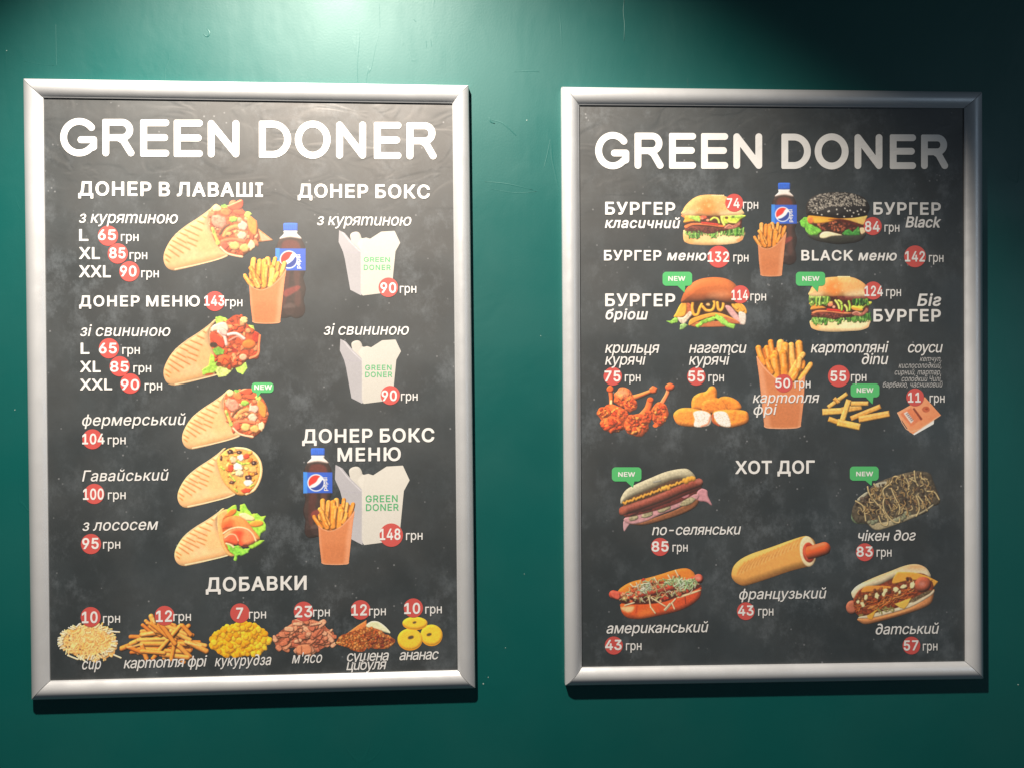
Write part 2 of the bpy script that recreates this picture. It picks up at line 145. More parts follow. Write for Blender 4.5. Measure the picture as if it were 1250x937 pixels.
# ---- letter outlines of a plain grotesque, capital height 509
GLYPHS = "'206|78,318 70,509 136,509 128,318;,188|38,-119 68,71 137,71 84,-119;-453|337,244 337,188 114,188 114,244;0453|227,-7 174,1 130,24 95,62 69,113 53,178 48,254 53,330 69,395 95,447 130,484 174,508 227,516 279,508 323,484 358,447 384,395 400,330 405,254 400,178 384,113 359,62 323,24 279,1|227,50 261,56 290,74 313,103 330,144 340,194 344,254 340,314 330,365 313,405 290,435 261,453 227,460 192,453 163,435 140,405 123,365 113,314 109,254 113,194 123,144 140,103 163,74 192,56;1453|76,0 76,55 391,55 391,0|276,509 276,0 212,0 212,448 209,448 86,358 86,427 198,509;2453|64,0 64,47 234,229 282,282 311,327 320,371 317,397 308,419 293,436 273,449 224,460 196,457 172,447 153,433 139,413 130,390 127,362 66,362 71,405 86,442 111,473 143,496 182,511 225,516 268,511 306,497 337,474 361,445 376,411 381,372 371,318 336,259 267,180 153,60 153,57 389,57 389,0;3453|218,-7 173,-3 133,10 98,30 70,57 52,91 44,132 109,132 115,107 126,87 144,71 165,59 219,50 275,61 297,74 315,93 325,116 329,145 326,172 316,196 299,217 275,234 242,244 201,248 157,248 157,299 288,448 288,452 70,452 70,509 372,509 372,461 211,278 211,289 264,288 308,276 344,253 371,222 387,186 393,145 387,103 370,66 344,36 309,12 266,-2;4453|40,105 40,158 247,509 311,509 109,166 109,163 413,163 413,105|282,0 282,121 282,146 282,318 343,318 343,0;5453|221,-7 178,-2 140,11 108,32 83,60 66,93 60,130 122,130 127,108 138,89 173,60 221,50 250,53 276,64 298,82 314,104 324,131 328,162 324,193 314,221 297,244 275,262 248,273 218,277 167,268 128,246 67,253 96,509 366,509 366,452 151,452 134,301 136,301 178,325 229,334 263,330 294,321 321,306 345,285 364,260 379,231 388,199 391,163 385,117 369,76 343,41 309,15 268,-1;6453|226,-7 182,-1 142,15 109,40 84,74 69,115 64,162 68,199 80,239 137,340 252,509 322,509 151,261 145,261 165,288 196,307 235,314 278,309 316,295 346,271 370,240 384,201 389,157 384,112 368,73 343,39 310,14 271,-2|226,48 254,52 279,63 299,79 314,101 324,128 327,157 324,187 314,213 299,235 279,251 254,262 226,265 198,262 174,252 153,235 138,214 128,188 125,158 128,128 138,102 153,79 174,63 198,52;7453|97,0 323,448 323,452 62,452 62,509 391,509 391,449 165,0;8453|226,-7 178,-2 136,11 101,33 74,62 57,96 52,135 55,166 65,195 81,220 101,241 125,256 153,265 153,267 119,282 93,308 76,342 70,380 75,417 90,450 114,477 146,498 184,511 226,516 269,511 306,498 337,477 361,450 377,417 382,380 376,342 359,308 333,282 300,267 300,265 327,256 351,241 372,220 387,195 397,166 401,135 395,96 378,62 352,33 317,11 275,-2|226,49 258,52 285,60 307,74 323,91 333,113 337,139 333,165 322,189 305,208 283,223 256,232 226,235 196,232 169,223 147,208 130,189 119,165 115,139 119,113 129,91 145,74 167,60 195,52|226,290 274,300 293,313 307,330 316,351 319,376 316,399 308,420 294,437 275,449 226,460 177,449 159,437 145,420 136,399 133,376 136,351 145,330 159,313 178,300;9453|226,516 271,510 310,494 343,468 368,434 384,393 389,347 385,309 373,270 315,168 200,0 130,0 301,248 307,248 287,221 257,202 218,195 175,199 137,214 106,237 83,269 68,307 64,352 69,397 85,436 110,469 143,494 182,510|226,460 199,457 174,446 154,429 138,407 129,381 125,352 129,322 138,295 154,274 174,257 199,247 226,243 254,247 279,257 299,273 314,295 324,321 327,350 324,381 314,407 299,429 279,446 254,457;A480|16,0 201,509 276,509 463,0 395,0 287,302 264,372 232,478 245,478 213,371 191,302 85,0|110,142 110,199 370,199 370,142;B456|60,0 60,509 241,509 289,504 329,491 359,469 381,442 394,410 398,374 395,344 387,320 356,286 315,267 315,262 339,257 363,245 385,227 402,203 414,173 418,136 413,100 400,67 377,39 344,18 301,4 247,0|125,57 245,57 296,63 330,80 349,105 355,137 352,161 342,184 327,203 306,218 279,228 248,231 125,231|125,285 238,285 288,296 308,309 323,326 333,348 336,372 330,403 313,429 283,446 240,452 125,452;C510|267,-7 205,1 150,25 104,63 70,115 48,179 40,254 48,329 70,393 104,445 150,484 205,508 267,516 340,504 373,490 402,471 427,447 448,418 463,385 473,348 408,348 389,395 357,428 315,449 267,456 223,450 184,432 150,403 125,364 109,314 103,254 109,194 125,145 151,105 184,76 223,59 267,53 315,60 357,81 389,114 408,160 473,160 463,124 448,91 428,62 402,38 373,19 341,5 305,-4;D502|219,0 96,0 96,57 215,57 272,63 318,81 354,110 379,149 394,198 399,255 394,312 379,361 354,399 320,428 275,446 221,452 93,452 93,509 225,509 294,501 353,478 385,455 412,426 433,391 455,329 462,255 455,181 433,119 411,83 384,54 351,31 291,8|125,509 125,0 60,0 60,509;E419|60,0 60,509 372,509 372,452 125,452 125,286 355,286 355,229 125,229 125,57 375,57 375,0;G520|269,-7 205,1 149,25 104,64 69,116 47,179 40,254 47,329 69,393 103,445 149,484 203,508 265,516 304,513 340,504 374,489 403,469 429,445 449,416 465,384 474,349 408,349 387,393 356,427 315,448 265,456 222,450 183,432 150,404 125,364 109,314 103,254 109,194 125,145 151,105 184,76 224,59 269,53 309,57 345,71 374,93 396,123 410,160 415,202 434,199 283,199 283,256 478,256 478,200 471,141 451,91 419,50 377,19 326,0;K467|104,145 104,216 139,261 174,303 212,344 364,509 448,509 231,276 228,276|60,0 60,509 125,509 125,334 124,225 125,193 125,0|372,0 188,259 228,309 449,0;L393|60,0 60,509 125,509 125,57 361,57 361,0;N523|60,0 60,509 136,509 343,183 363,151 388,107 414,55 405,54 401,108 399,157 399,195 399,509 463,509 463,0 387,0 202,290 177,331 148,381 108,452 119,454 122,384 124,328 125,291 125,0;O533|267,-7 205,1 150,25 105,63 70,115 48,179 40,254 48,329 70,393 105,445 150,484 205,508 267,516 329,508 384,484 429,445 464,393 486,329 493,254 486,179 464,115 429,63 384,25 329,1|267,53 310,59 349,76 383,105 408,144 425,194 430,254 425,314 408,365 383,404 349,433 310,450 267,456 223,450 184,433 151,404 125,364 109,314 103,254 109,194 125,144 151,105 184,76 223,59;R449|60,0 60,509 236,509 290,504 333,489 367,465 390,433 405,395 409,352 405,309 390,271 367,240 333,217 289,203 236,198 96,198 96,255 234,255 269,258 298,267 319,281 334,300 342,324 345,352 342,380 334,405 319,425 298,440 269,449 233,452 125,452 125,0|353,0 230,229 303,229 428,0;W686|155,0 16,509 82,509 163,196 175,145 187,94 197,40 189,40 200,94 211,145 224,196 306,509 380,509 462,196 474,145 486,94 497,40 488,40 499,94 510,145 523,196 603,509 670,509 530,0 455,0 368,323 351,391 336,475 350,475 335,395 318,323 230,0;X474|18,0 217,284 217,236 29,509 104,509 178,400 204,361 223,329 243,292 232,292 252,329 272,361 298,400 374,509 446,509 259,239 259,287 456,0 382,0 292,129 268,165 250,195 230,231 244,231 225,196 206,166 182,129 91,0;a389|160,-9 126,-5 94,5 68,22 48,45 35,73 30,108 34,138 43,161 58,179 78,193 125,211 178,220 234,227 265,235 273,243 276,255 276,257 267,297 240,322 196,331 149,322 118,301 100,274 41,291 57,322 79,346 104,364 133,375 194,384 239,379 286,360 306,343 322,320 333,290 337,251 337,0 277,0 277,52 272,52 252,25 215,1|170,45 202,49 228,59 248,74 263,93 272,115 276,138 276,190 259,182 231,176 200,171 175,168 134,159 103,139 95,124 92,105 102,72 130,52;c396|207,-8 159,-2 117,16 82,46 56,85 40,133 34,187 40,243 56,291 82,330 117,360 159,378 207,384 260,377 305,356 340,322 362,277 303,262 290,289 270,311 242,325 207,330 173,325 145,310 124,287 108,258 99,224 96,187 99,151 108,117 124,89 145,66 173,51 207,46 243,52 271,66 292,89 304,117 363,102 341,56 306,21 261,-1;e404|212,-8 161,-2 117,16 82,46 56,85 40,132 34,187 39,242 55,290 81,329 115,359 157,378 205,384 266,374 294,361 319,341 341,315 357,282 368,242 371,194 371,169 75,169 75,221 338,221 310,202 307,237 298,269 283,294 263,314 237,326 205,330 173,326 146,313 125,294 109,270 99,241 96,211 96,178 100,139 110,106 128,80 151,61 179,50 212,46 254,53 285,73 306,105 365,91 353,63 335,39 311,19 283,4 249,-5;i167|53,0 53,379 114,379 114,0|84,443 67,446 54,455 44,468 41,483 44,499 54,512 67,521 84,524 100,521 114,512 123,499 126,483 123,468 114,455 100,446;k381|110,137 110,212 121,212 284,379 360,379 184,199 177,199|53,0 53,509 114,509 114,0|294,0 148,186 191,229 372,0;l189|139,-2 101,3 74,20 58,47 53,84 53,509 114,509 114,99 120,62 130,54 146,52 160,53 170,54 181,3 162,-1;m610|53,0 53,379 112,379 112,295 108,295 118,323 132,346 172,376 219,386 257,380 287,361 309,331 321,295 312,295 322,321 337,343 381,375 437,386 468,383 497,372 522,354 541,328 553,296 557,255 557,0 496,0 496,254 490,289 473,313 447,326 419,330 395,328 374,320 345,290 335,247 335,0 274,0 274,260 269,288 253,311 229,326 199,330 158,320 140,307 126,289 117,266 114,238 114,0;n410|114,227 114,0 53,0 53,379 112,379 112,287 102,287 124,332 152,362 187,379 227,384 264,380 295,369 321,349 341,321 353,285 357,240 357,0 296,0 296,235 290,275 273,304 246,323 210,329 184,326 161,317 141,303 126,283 117,257;p424|53,-143 53,379 112,379 112,319 118,319 137,346 171,373 197,381 229,384 274,378 313,361 345,332 370,293 385,245 390,189 385,133 370,84 346,45 313,16 274,-2 229,-8 198,-5 173,4 138,31 118,59 114,59 114,-143|220,47 253,51 279,66 301,88 316,117 325,151 328,189 325,227 316,261 301,290 280,311 253,325 220,330 188,325 161,312 140,291 125,263 116,229 113,189 116,150 125,115 140,86 162,65 188,51;s365|182,-8 145,-5 112,3 84,18 62,38 45,63 36,94 94,107 105,79 124,60 150,49 181,45 217,50 244,62 262,81 268,103 265,121 254,136 237,147 212,155 149,170 104,186 72,208 53,237 47,274 51,305 65,332 87,354 115,370 149,381 187,384 223,381 254,372 279,358 299,339 324,290 268,277 258,298 243,316 219,328 187,333 156,329 131,317 114,299 109,277 112,258 124,243 172,223 229,209 275,194 306,171 325,142 331,107 326,75 312,47 290,24 260,6 223,-5;u410|182,-5 146,-1 115,11 89,31 69,59 57,95 53,139 53,379 114,379 114,144 119,105 137,75 164,56 200,50 226,53 249,62 268,77 283,97 293,122 296,153 296,379 357,379 357,0 298,0 298,92 307,92 286,47 257,17 222,0;ŭ410|182,-5 146,-1 115,11 89,31 69,59 57,95 53,139 53,379 114,379 114,144 119,105 137,75 164,56 200,50 226,53 249,62 268,77 283,97 293,122 296,153 296,379 357,379 357,0 298,0 298,92 307,92 286,47 257,17 222,0|205,433 179,436 155,446 135,461 119,481 110,504 106,529 151,529 155,508 166,491 183,480 205,476 226,480 244,491 255,508 259,529 304,529 301,504 291,481 275,461 255,446 231,436;ƨ365|41,290 58,328 86,358 125,378 178,384 216,381 250,370 278,353 300,331 313,305 318,274 312,237 293,208 261,185 216,170 153,155 111,136 100,121 97,103 103,81 120,62 148,50 183,45 216,49 241,61 260,80 270,106 329,95 320,64 304,39 282,18 254,4 221,-5 183,-8 141,-4 105,7 75,24 53,47 38,75 34,107 40,142 58,171 90,193 135,209 193,223 241,243 253,258 256,277 251,299 234,317 209,328 178,332 145,328 122,316 107,298 97,277;І301|31,0 31,57 118,57 118,452 31,452 31,509 269,509 269,452 183,452 183,57 269,57 269,0;А480|16,0 201,509 276,509 463,0 395,0 287,302 264,372 232,478 245,478 213,371 191,302 85,0|110,142 110,199 370,199 370,142;Б449|60,0 60,509 364,509 364,452 125,452 125,295 242,295 290,291 332,278 365,256 390,228 406,192 411,151 406,108 390,71 365,41 332,18 290,5 242,0|125,56 240,56 286,63 320,81 340,111 347,151 340,188 320,216 286,233 240,239 125,239;В456|60,0 60,509 241,509 289,504 329,491 359,469 381,442 394,410 398,374 395,344 387,320 356,286 315,267 315,262 339,257 363,245 385,227 402,203 414,173 418,136 413,100 400,67 377,39 344,18 301,4 247,0|125,57 245,57 296,63 330,80 349,105 355,137 352,161 342,184 327,203 306,218 279,228 248,231 125,231|125,285 238,285 288,296 308,309 323,326 333,348 336,372 330,403 313,429 283,446 240,452 125,452;Г401|370,509 370,452 125,452 125,0 60,0 60,509;Д569|32,-109 32,57 73,57 97,86 117,132 133,199 145,294 162,509 480,509 480,57 537,57 537,-109 475,-109 475,0 94,0 94,-109|147,57 416,57 416,452 221,452 208,294 196,194 176,111 163,80;Е419|60,0 60,509 372,509 372,452 125,452 125,286 355,286 355,229 125,229 125,57 375,57 375,0;И523|463,0 398,0 398,291 399,328 402,384 404,454 416,452 376,381 346,331 321,290 137,0 60,0 60,509 125,509 125,195 124,157 123,108 118,54 110,55 136,107 161,151 180,183 388,509 463,509;К467|60,0 60,509 125,509 125,287 196,287 362,509 440,509 251,262 449,0 371,0 199,231 125,231 125,0;Л520|32,0 32,57 45,57 84,66 97,80 107,103 119,181 146,509 460,509 460,0 395,0 395,452 205,452 182,175 170,97 147,42 131,24 109,10 83,3 51,0;М628|60,0 60,509 152,509 277,187 287,159 299,123 311,84 322,49 307,49 318,83 330,121 342,158 352,187 476,509 568,509 568,0 504,0 504,291 504,327 505,369 506,413 507,457 513,457 498,409 482,363 467,322 456,291 342,0 286,0 170,291 159,321 145,361 129,408 112,457 119,457 120,416 121,372 122,328 122,291 122,0;Н517|60,0 60,509 125,509 125,289 392,289 392,509 457,509 457,0 392,0 392,232 125,232 125,0;О533|267,-7 205,1 150,25 105,63 70,115 48,179 40,254 48,329 70,393 105,445 150,484 205,508 267,516 329,508 384,484 429,445 464,393 486,329 493,254 486,179 464,115 429,63 384,25 329,1|267,53 310,59 349,76 383,105 408,144 425,194 430,254 425,314 408,365 383,404 349,433 310,450 267,456 223,450 184,433 151,404 125,364 109,314 103,254 109,194 125,144 151,105 184,76 223,59;Р445|60,0 60,509 235,509 289,503 332,487 366,462 390,430 404,391 409,348 404,304 390,265 366,233 332,207 289,191 235,186 109,186 109,242 233,242 269,246 297,256 318,272 333,294 342,319 344,348 342,376 333,402 318,423 297,439 268,449 232,452 125,452 125,0;С510|267,-7 205,1 150,25 104,63 70,115 48,179 40,254 48,329 70,393 104,445 150,484 205,508 267,516 340,504 373,490 402,471 427,447 448,418 463,385 473,348 408,348 389,395 357,428 315,449 267,456 223,450 184,432 150,403 125,364 109,314 103,254 109,194 125,145 151,105 184,76 223,59 267,53 315,60 357,81 389,114 408,160 473,160 463,124 448,91 428,62 402,38 373,19 341,5 305,-4;Т449|32,452 32,509 417,509 417,452 257,452 257,0 193,0 193,452;У437|87,0 87,57 122,57 163,65 176,76 185,92 195,116 16,509 87,509 154,357 185,282 209,215 232,149 214,149 248,245 290,357 351,509 420,509 244,84 220,40 204,24 184,11 156,3 121,0;Х474|18,0 217,284 217,236 29,509 104,509 178,400 204,361 223,329 243,292 232,292 252,329 272,361 298,400 374,509 446,509 259,239 259,287 456,0 382,0 292,129 268,165 250,195 230,231 244,231 225,196 206,166 182,129 91,0;Ч487|223,190 174,194 132,207 98,229 73,260 58,301 53,352 53,509 117,509 117,353 121,319 131,292 149,272 186,253 231,247 272,251 311,261 382,299 382,236 310,203 269,193|362,0 362,509 427,509 427,0;Ш667|60,509 125,509 125,57 301,57 301,509 365,509 365,57 542,57 542,509 606,509 606,0 60,0;Ю708|233,284 233,229 91,229 91,284|125,509 125,0 60,0 60,509|442,-7 380,1 325,25 280,63 245,115 222,179 215,254 222,329 245,393 280,445 325,484 380,508 442,516 504,508 558,484 604,445 639,393 661,329 668,254 661,179 639,115 604,63 558,25 504,1|442,53 485,59 524,76 557,105 583,144 600,194 605,254 600,314 583,365 557,404 524,433 485,450 442,456 398,450 359,433 326,404 300,364 284,314 278,254 284,194 300,144 326,105 359,76 398,59;а389|160,-9 126,-5 94,5 68,22 48,45 35,73 30,108 34,138 43,161 58,179 78,193 125,211 178,220 234,227 265,235 273,243 276,255 276,257 267,297 240,322 196,331 149,322 118,301 100,274 41,291 57,322 79,346 104,364 133,375 194,384 239,379 286,360 306,343 322,320 333,290 337,251 337,0 277,0 277,52 272,52 252,25 215,1|170,45 202,49 228,59 248,74 263,93 272,115 276,138 276,190 259,182 231,176 200,171 175,168 134,159 103,139 95,124 92,105 102,72 130,52;б411|208,-8 161,-2 119,15 84,44 57,82 40,129 34,185 34,198 41,301 62,376 79,403 101,426 127,443 159,455 238,468 273,475 290,488 294,509 349,509 346,483 338,461 324,444 304,431 238,417 192,411 155,401 127,383 107,356 93,318 85,266 86,266 118,314 167,350 197,360 229,363 269,357 304,339 334,311 357,274 372,230 377,181 372,130 355,84 329,46 295,17 254,-2|208,46 240,50 266,62 287,81 303,108 313,140 316,178 313,216 304,249 289,275 268,294 242,306 211,310 179,305 151,293 128,272 110,245 99,213 96,175 99,140 109,109 126,82 148,62 176,50;в392|53,0 53,379 208,379 264,372 307,352 327,331 339,307 343,278 339,248 324,226 300,209 270,199 312,185 345,152 355,130 358,102 354,75 343,50 325,29 300,13 269,3 232,0|111,56 232,56 259,59 279,70 291,86 295,108 291,133 279,153 259,165 232,169 111,169|111,220 209,220 239,224 263,234 277,251 282,273 277,294 262,310 239,320 208,324 111,324;г304|290,379 290,323 114,323 114,0 53,0 53,379;д427|13,-110 13,56 44,56 65,82 79,116 90,164 98,231 110,379 356,379 356,56 414,56 414,-110 353,-110 353,0 74,0 74,-110|114,56 295,56 295,323 166,323 157,231 143,127 131,87;е404|212,-8 161,-2 117,16 82,46 56,85 40,132 34,187 39,242 55,290 81,329 115,359 157,378 205,384 266,374 294,361 319,341 341,315 357,282 368,242 371,194 371,169 75,169 75,221 338,221 310,202 307,237 298,269 283,294 263,314 237,326 205,330 173,326 146,313 125,294 109,270 99,241 96,211 96,178 100,139 110,106 128,80 151,61 179,50 212,46 254,53 285,73 306,105 365,91 353,63 335,39 311,19 283,4 249,-5;з344|171,-4 134,-1 101,8 73,23 51,43 37,67 31,95 94,95 100,76 117,61 142,51 171,47 202,52 227,65 243,84 249,109 243,134 226,154 198,167 163,171 138,171 138,217 163,217 193,221 217,233 233,252 238,276 234,299 220,318 199,330 173,334 145,330 122,319 105,303 99,281 40,281 45,310 59,335 80,356 107,371 138,381 173,384 209,380 239,370 264,353 283,332 294,307 298,279 293,249 277,224 254,207 225,197 225,194 263,183 291,164 307,137 313,104 308,75 294,48 273,26 244,10 210,-1;и411|358,0 296,0 296,274 293,274 111,0 53,0 53,379 114,379 114,104 118,104 300,379 358,379;й411|358,0 296,0 296,274 293,274 111,0 53,0 53,379 114,379 114,104 118,104 300,379 358,379|205,433 179,436 155,446 135,461 120,481 110,504 107,529 151,529 155,508 166,491 184,480 205,476 227,480 244,491 255,508 259,529 304,529 301,504 291,481 276,461 256,446 232,436;к376|53,0 53,379 114,379 114,215 152,215 288,379 366,379 213,196 368,0 290,0 167,159 114,159 114,0;л401|6,0 6,56 20,56 48,63 67,86 78,133 84,211 91,379 348,379 348,0 286,0 286,323 149,323 143,189 129,84 115,47 94,21 65,5 27,0;м535|53,0 53,379 144,379 232,168 246,132 257,100 265,70 273,41 263,41 270,69 278,100 289,132 303,168 390,379 482,379 482,0 421,0 421,197 421,237 422,276 422,315 423,354 430,354 415,300 399,252 377,198 294,0 240,0 156,198 135,252 118,300 102,354 111,354 112,318 113,279 113,238 113,197 113,0;н409|309,223 309,167 99,167 99,223|114,379 114,0 53,0 53,379|356,379 356,0 295,0 295,379;о415|207,-8 159,-2 117,16 82,46 56,85 40,133 34,187 40,243 56,291 82,330 117,360 159,378 207,384 256,378 299,360 333,330 359,291 376,243 381,187 376,133 359,85 333,46 299,16 256,-2|207,46 242,51 270,66 292,89 307,117 316,151 319,187 316,224 307,258 292,287 270,310 242,325 207,330 173,325 145,310 124,287 108,258 99,224 96,187 99,151 108,117 124,89 145,66 173,51;п408|355,379 355,0 294,0 294,323 114,323 114,0 53,0 53,379;р424|53,-143 53,379 112,379 112,319 118,319 137,346 171,373 197,381 229,384 274,378 313,361 345,332 370,293 385,245 390,189 385,133 370,84 346,45 313,16 274,-2 229,-8 198,-5 173,4 138,31 118,59 114,59 114,-143|220,47 253,51 279,66 301,88 316,117 325,151 328,189 325,227 316,261 301,290 280,311 253,325 220,330 188,325 161,312 140,291 125,263 116,229 113,189 116,150 125,115 140,86 162,65 188,51;с396|207,-8 159,-2 117,16 82,46 56,85 40,133 34,187 40,243 56,291 82,330 117,360 159,378 207,384 260,377 305,356 340,322 362,277 303,262 290,289 270,311 242,325 207,330 173,325 145,310 124,287 108,258 99,224 96,187 99,151 108,117 124,89 145,66 173,51 207,46 243,52 271,66 292,89 304,117 363,102 341,56 306,21 261,-1;т325|132,0 132,325 6,325 6,379 319,379 319,325 193,325 193,0;у389|47,-139 61,-86 71,-87 104,-89 130,-74 151,-36 163,-1 17,379 84,379 165,155 187,87 206,21 184,21 202,87 224,155 305,379 371,379 204,-58 177,-107 139,-136 91,-145 65,-143;ф477|208,-8 159,-2 117,16 82,46 56,85 40,133 34,187 40,243 56,291 82,330 117,360 159,378 208,384 269,384 318,378 360,360 395,330 421,291 438,243 443,187 438,133 421,85 395,46 360,16 318,-2 269,-8|208,43 269,43 304,48 332,64 354,87 370,117 379,151 382,187 379,225 370,260 354,290 332,314 304,330 269,335 208,335 173,330 145,314 123,290 108,260 98,225 95,187 98,151 108,117 123,87 145,64 173,48|208,-143 208,509 269,509 269,-143;ц415|53,0 53,379 114,379 114,56 294,56 294,379 355,379 355,0|344,-109 344,0 318,0 318,56 405,56 405,-109;ч401|198,118 157,122 121,134 92,153 70,181 57,216 53,258 53,379 114,379 114,258 120,221 138,195 165,180 198,175 264,182 324,199 324,143 285,130 244,122|287,0 287,379 348,379 348,0;ш572|53,379 114,379 114,56 255,56 255,379 316,379 316,56 458,56 458,379 519,379 519,0 53,0;ь388|104,244 214,244 256,240 290,228 317,210 337,186 349,156 353,123 349,90 337,61 317,36 290,16 255,4 214,0 53,0 53,379 114,379 114,56 214,56 245,61 270,74 286,95 292,121 286,148 270,169 245,183 214,187 104,187;ю585|53,0 53,379 111,379 111,0|97,162 97,217 235,217 235,162|377,-8 328,-2 286,16 251,46 226,85 209,133 204,187 209,243 226,291 251,330 286,360 328,378 377,384 426,378 468,360 503,330 529,291 545,243 550,187 545,133 529,85 503,46 468,16 426,-2|377,46 412,51 440,66 461,89 477,117 486,151 489,187 486,224 477,258 461,287 440,310 412,325 377,330 343,325 315,310 293,287 278,258 269,224 266,187 269,151 278,117 293,89 315,66 343,51;я385|332,0 271,0 271,326 184,326 142,322 114,309 98,288 93,259 98,231 114,211 143,198 184,194 298,194 298,142 180,142 134,146 97,157 68,174 48,198 36,226 32,259 36,293 48,322 68,346 97,365 134,376 180,379 332,379|85,0 15,0 122,172 190,172;і167|53,0 53,379 114,379 114,0|84,443 67,446 54,455 44,468 41,483 44,499 54,512 67,521 84,524 100,521 114,512 123,499 126,483 123,468 114,455 100,446;∂440|214,349 243,346 270,337 295,323 316,304 308,348 293,385 272,415 248,437 220,451 190,455 141,450 95,438 89,493 133,509 197,516 237,512 272,500 303,481 340,439 366,383 382,315 387,236 387,216 382,156 367,102 343,57 310,23 269,1 220,-7 172,-1 131,17 98,45 74,82 59,125 54,174 54,182 59,227 73,268 96,302 127,327 167,344|221,293 191,289 166,277 148,259 135,237 124,181 124,174 134,112 147,87 166,67 190,54 220,50 251,55 275,70 293,93 306,124 316,200 316,225 304,252 274,280 251,290"
# ---------------------------------------------------------------- print artwork, drawn in image pixel coordinates
SS = 2.0                                     # samples per image pixel
def _hash(ix, iy, s):
    h = (ix.astype(np.int64)*374761393 + iy.astype(np.int64)*668265263 + s*974634777) & 0xffffffff
    h = ((h ^ (h >> 13))*1274126177) & 0xffffffff
    return ((h ^ (h >> 16)) & 0xffff)/65535.0
def vnoise(X, Y, sc, seed=0):
    x, y = X/sc + 1000, Y/sc + 1000
    ix, iy = np.floor(x), np.floor(y); fx, fy = x-ix, y-iy
    fx = fx*fx*(3-2*fx); fy = fy*fy*(3-2*fy)
    a, b = _hash(ix, iy, seed), _hash(ix+1, iy, seed); c, d = _hash(ix, iy+1, seed), _hash(ix+1, iy+1, seed)
    return (a*(1-fx)+b*fx)*(1-fy)+(c*(1-fx)+d*fx)*fy
def smooth_pts(P, closed=True, n=4):
    P = np.asarray(P, float); N = len(P)
    if N < 3: return P
    out = []
    for i in range(N if closed else N-1):
        if closed: p0, p1, p2, p3 = P[i-1], P[i], P[(i+1) % N], P[(i+2) % N]
        else: p0, p1, p2, p3 = P[max(i-1, 0)], P[i], P[i+1], P[min(i+2, N-1)]
        for j in range(n):
            t = j/n
            out.append(.5*((2*p1)+(-p0+p2)*t+(2*p0-5*p1+4*p2-p3)*t*t+(-p0+3*p1-3*p2+p3)*t**3))
    if not closed: out.append(P[-1])
    return np.array(out)
def seg_dist(X, Y, A, B):
    d = np.full(X.shape, 1e9)
    for (ax, ay), (bx, by) in zip(A, B):
        vx, vy = bx-ax, by-ay; L = vx*vx+vy*vy+1e-12
        t = np.clip(((X-ax)*vx+(Y-ay)*vy)/L, 0, 1)
        d = np.minimum(d, (X-ax-t*vx)**2+(Y-ay-t*vy)**2)
    return np.sqrt(d)
def winding(X, Y, loops):
    w = np.zeros(X.shape, int)
    for P in loops:
        Q = np.roll(P, -1, 0)
        for (ax, ay), (bx, by) in zip(P, Q):
            if ay == by: continue
            c = (bx-ax)*(Y-ay)-(X-ax)*(by-ay)
            w += ((ay <= Y) & (by > Y) & (c > 0)).astype(int) - ((ay > Y) & (by <= Y) & (c < 0)).astype(int)
    return w
def hexc(h): return np.array([int(h[i:i+2], 16)/255 for i in (0, 2, 4)])
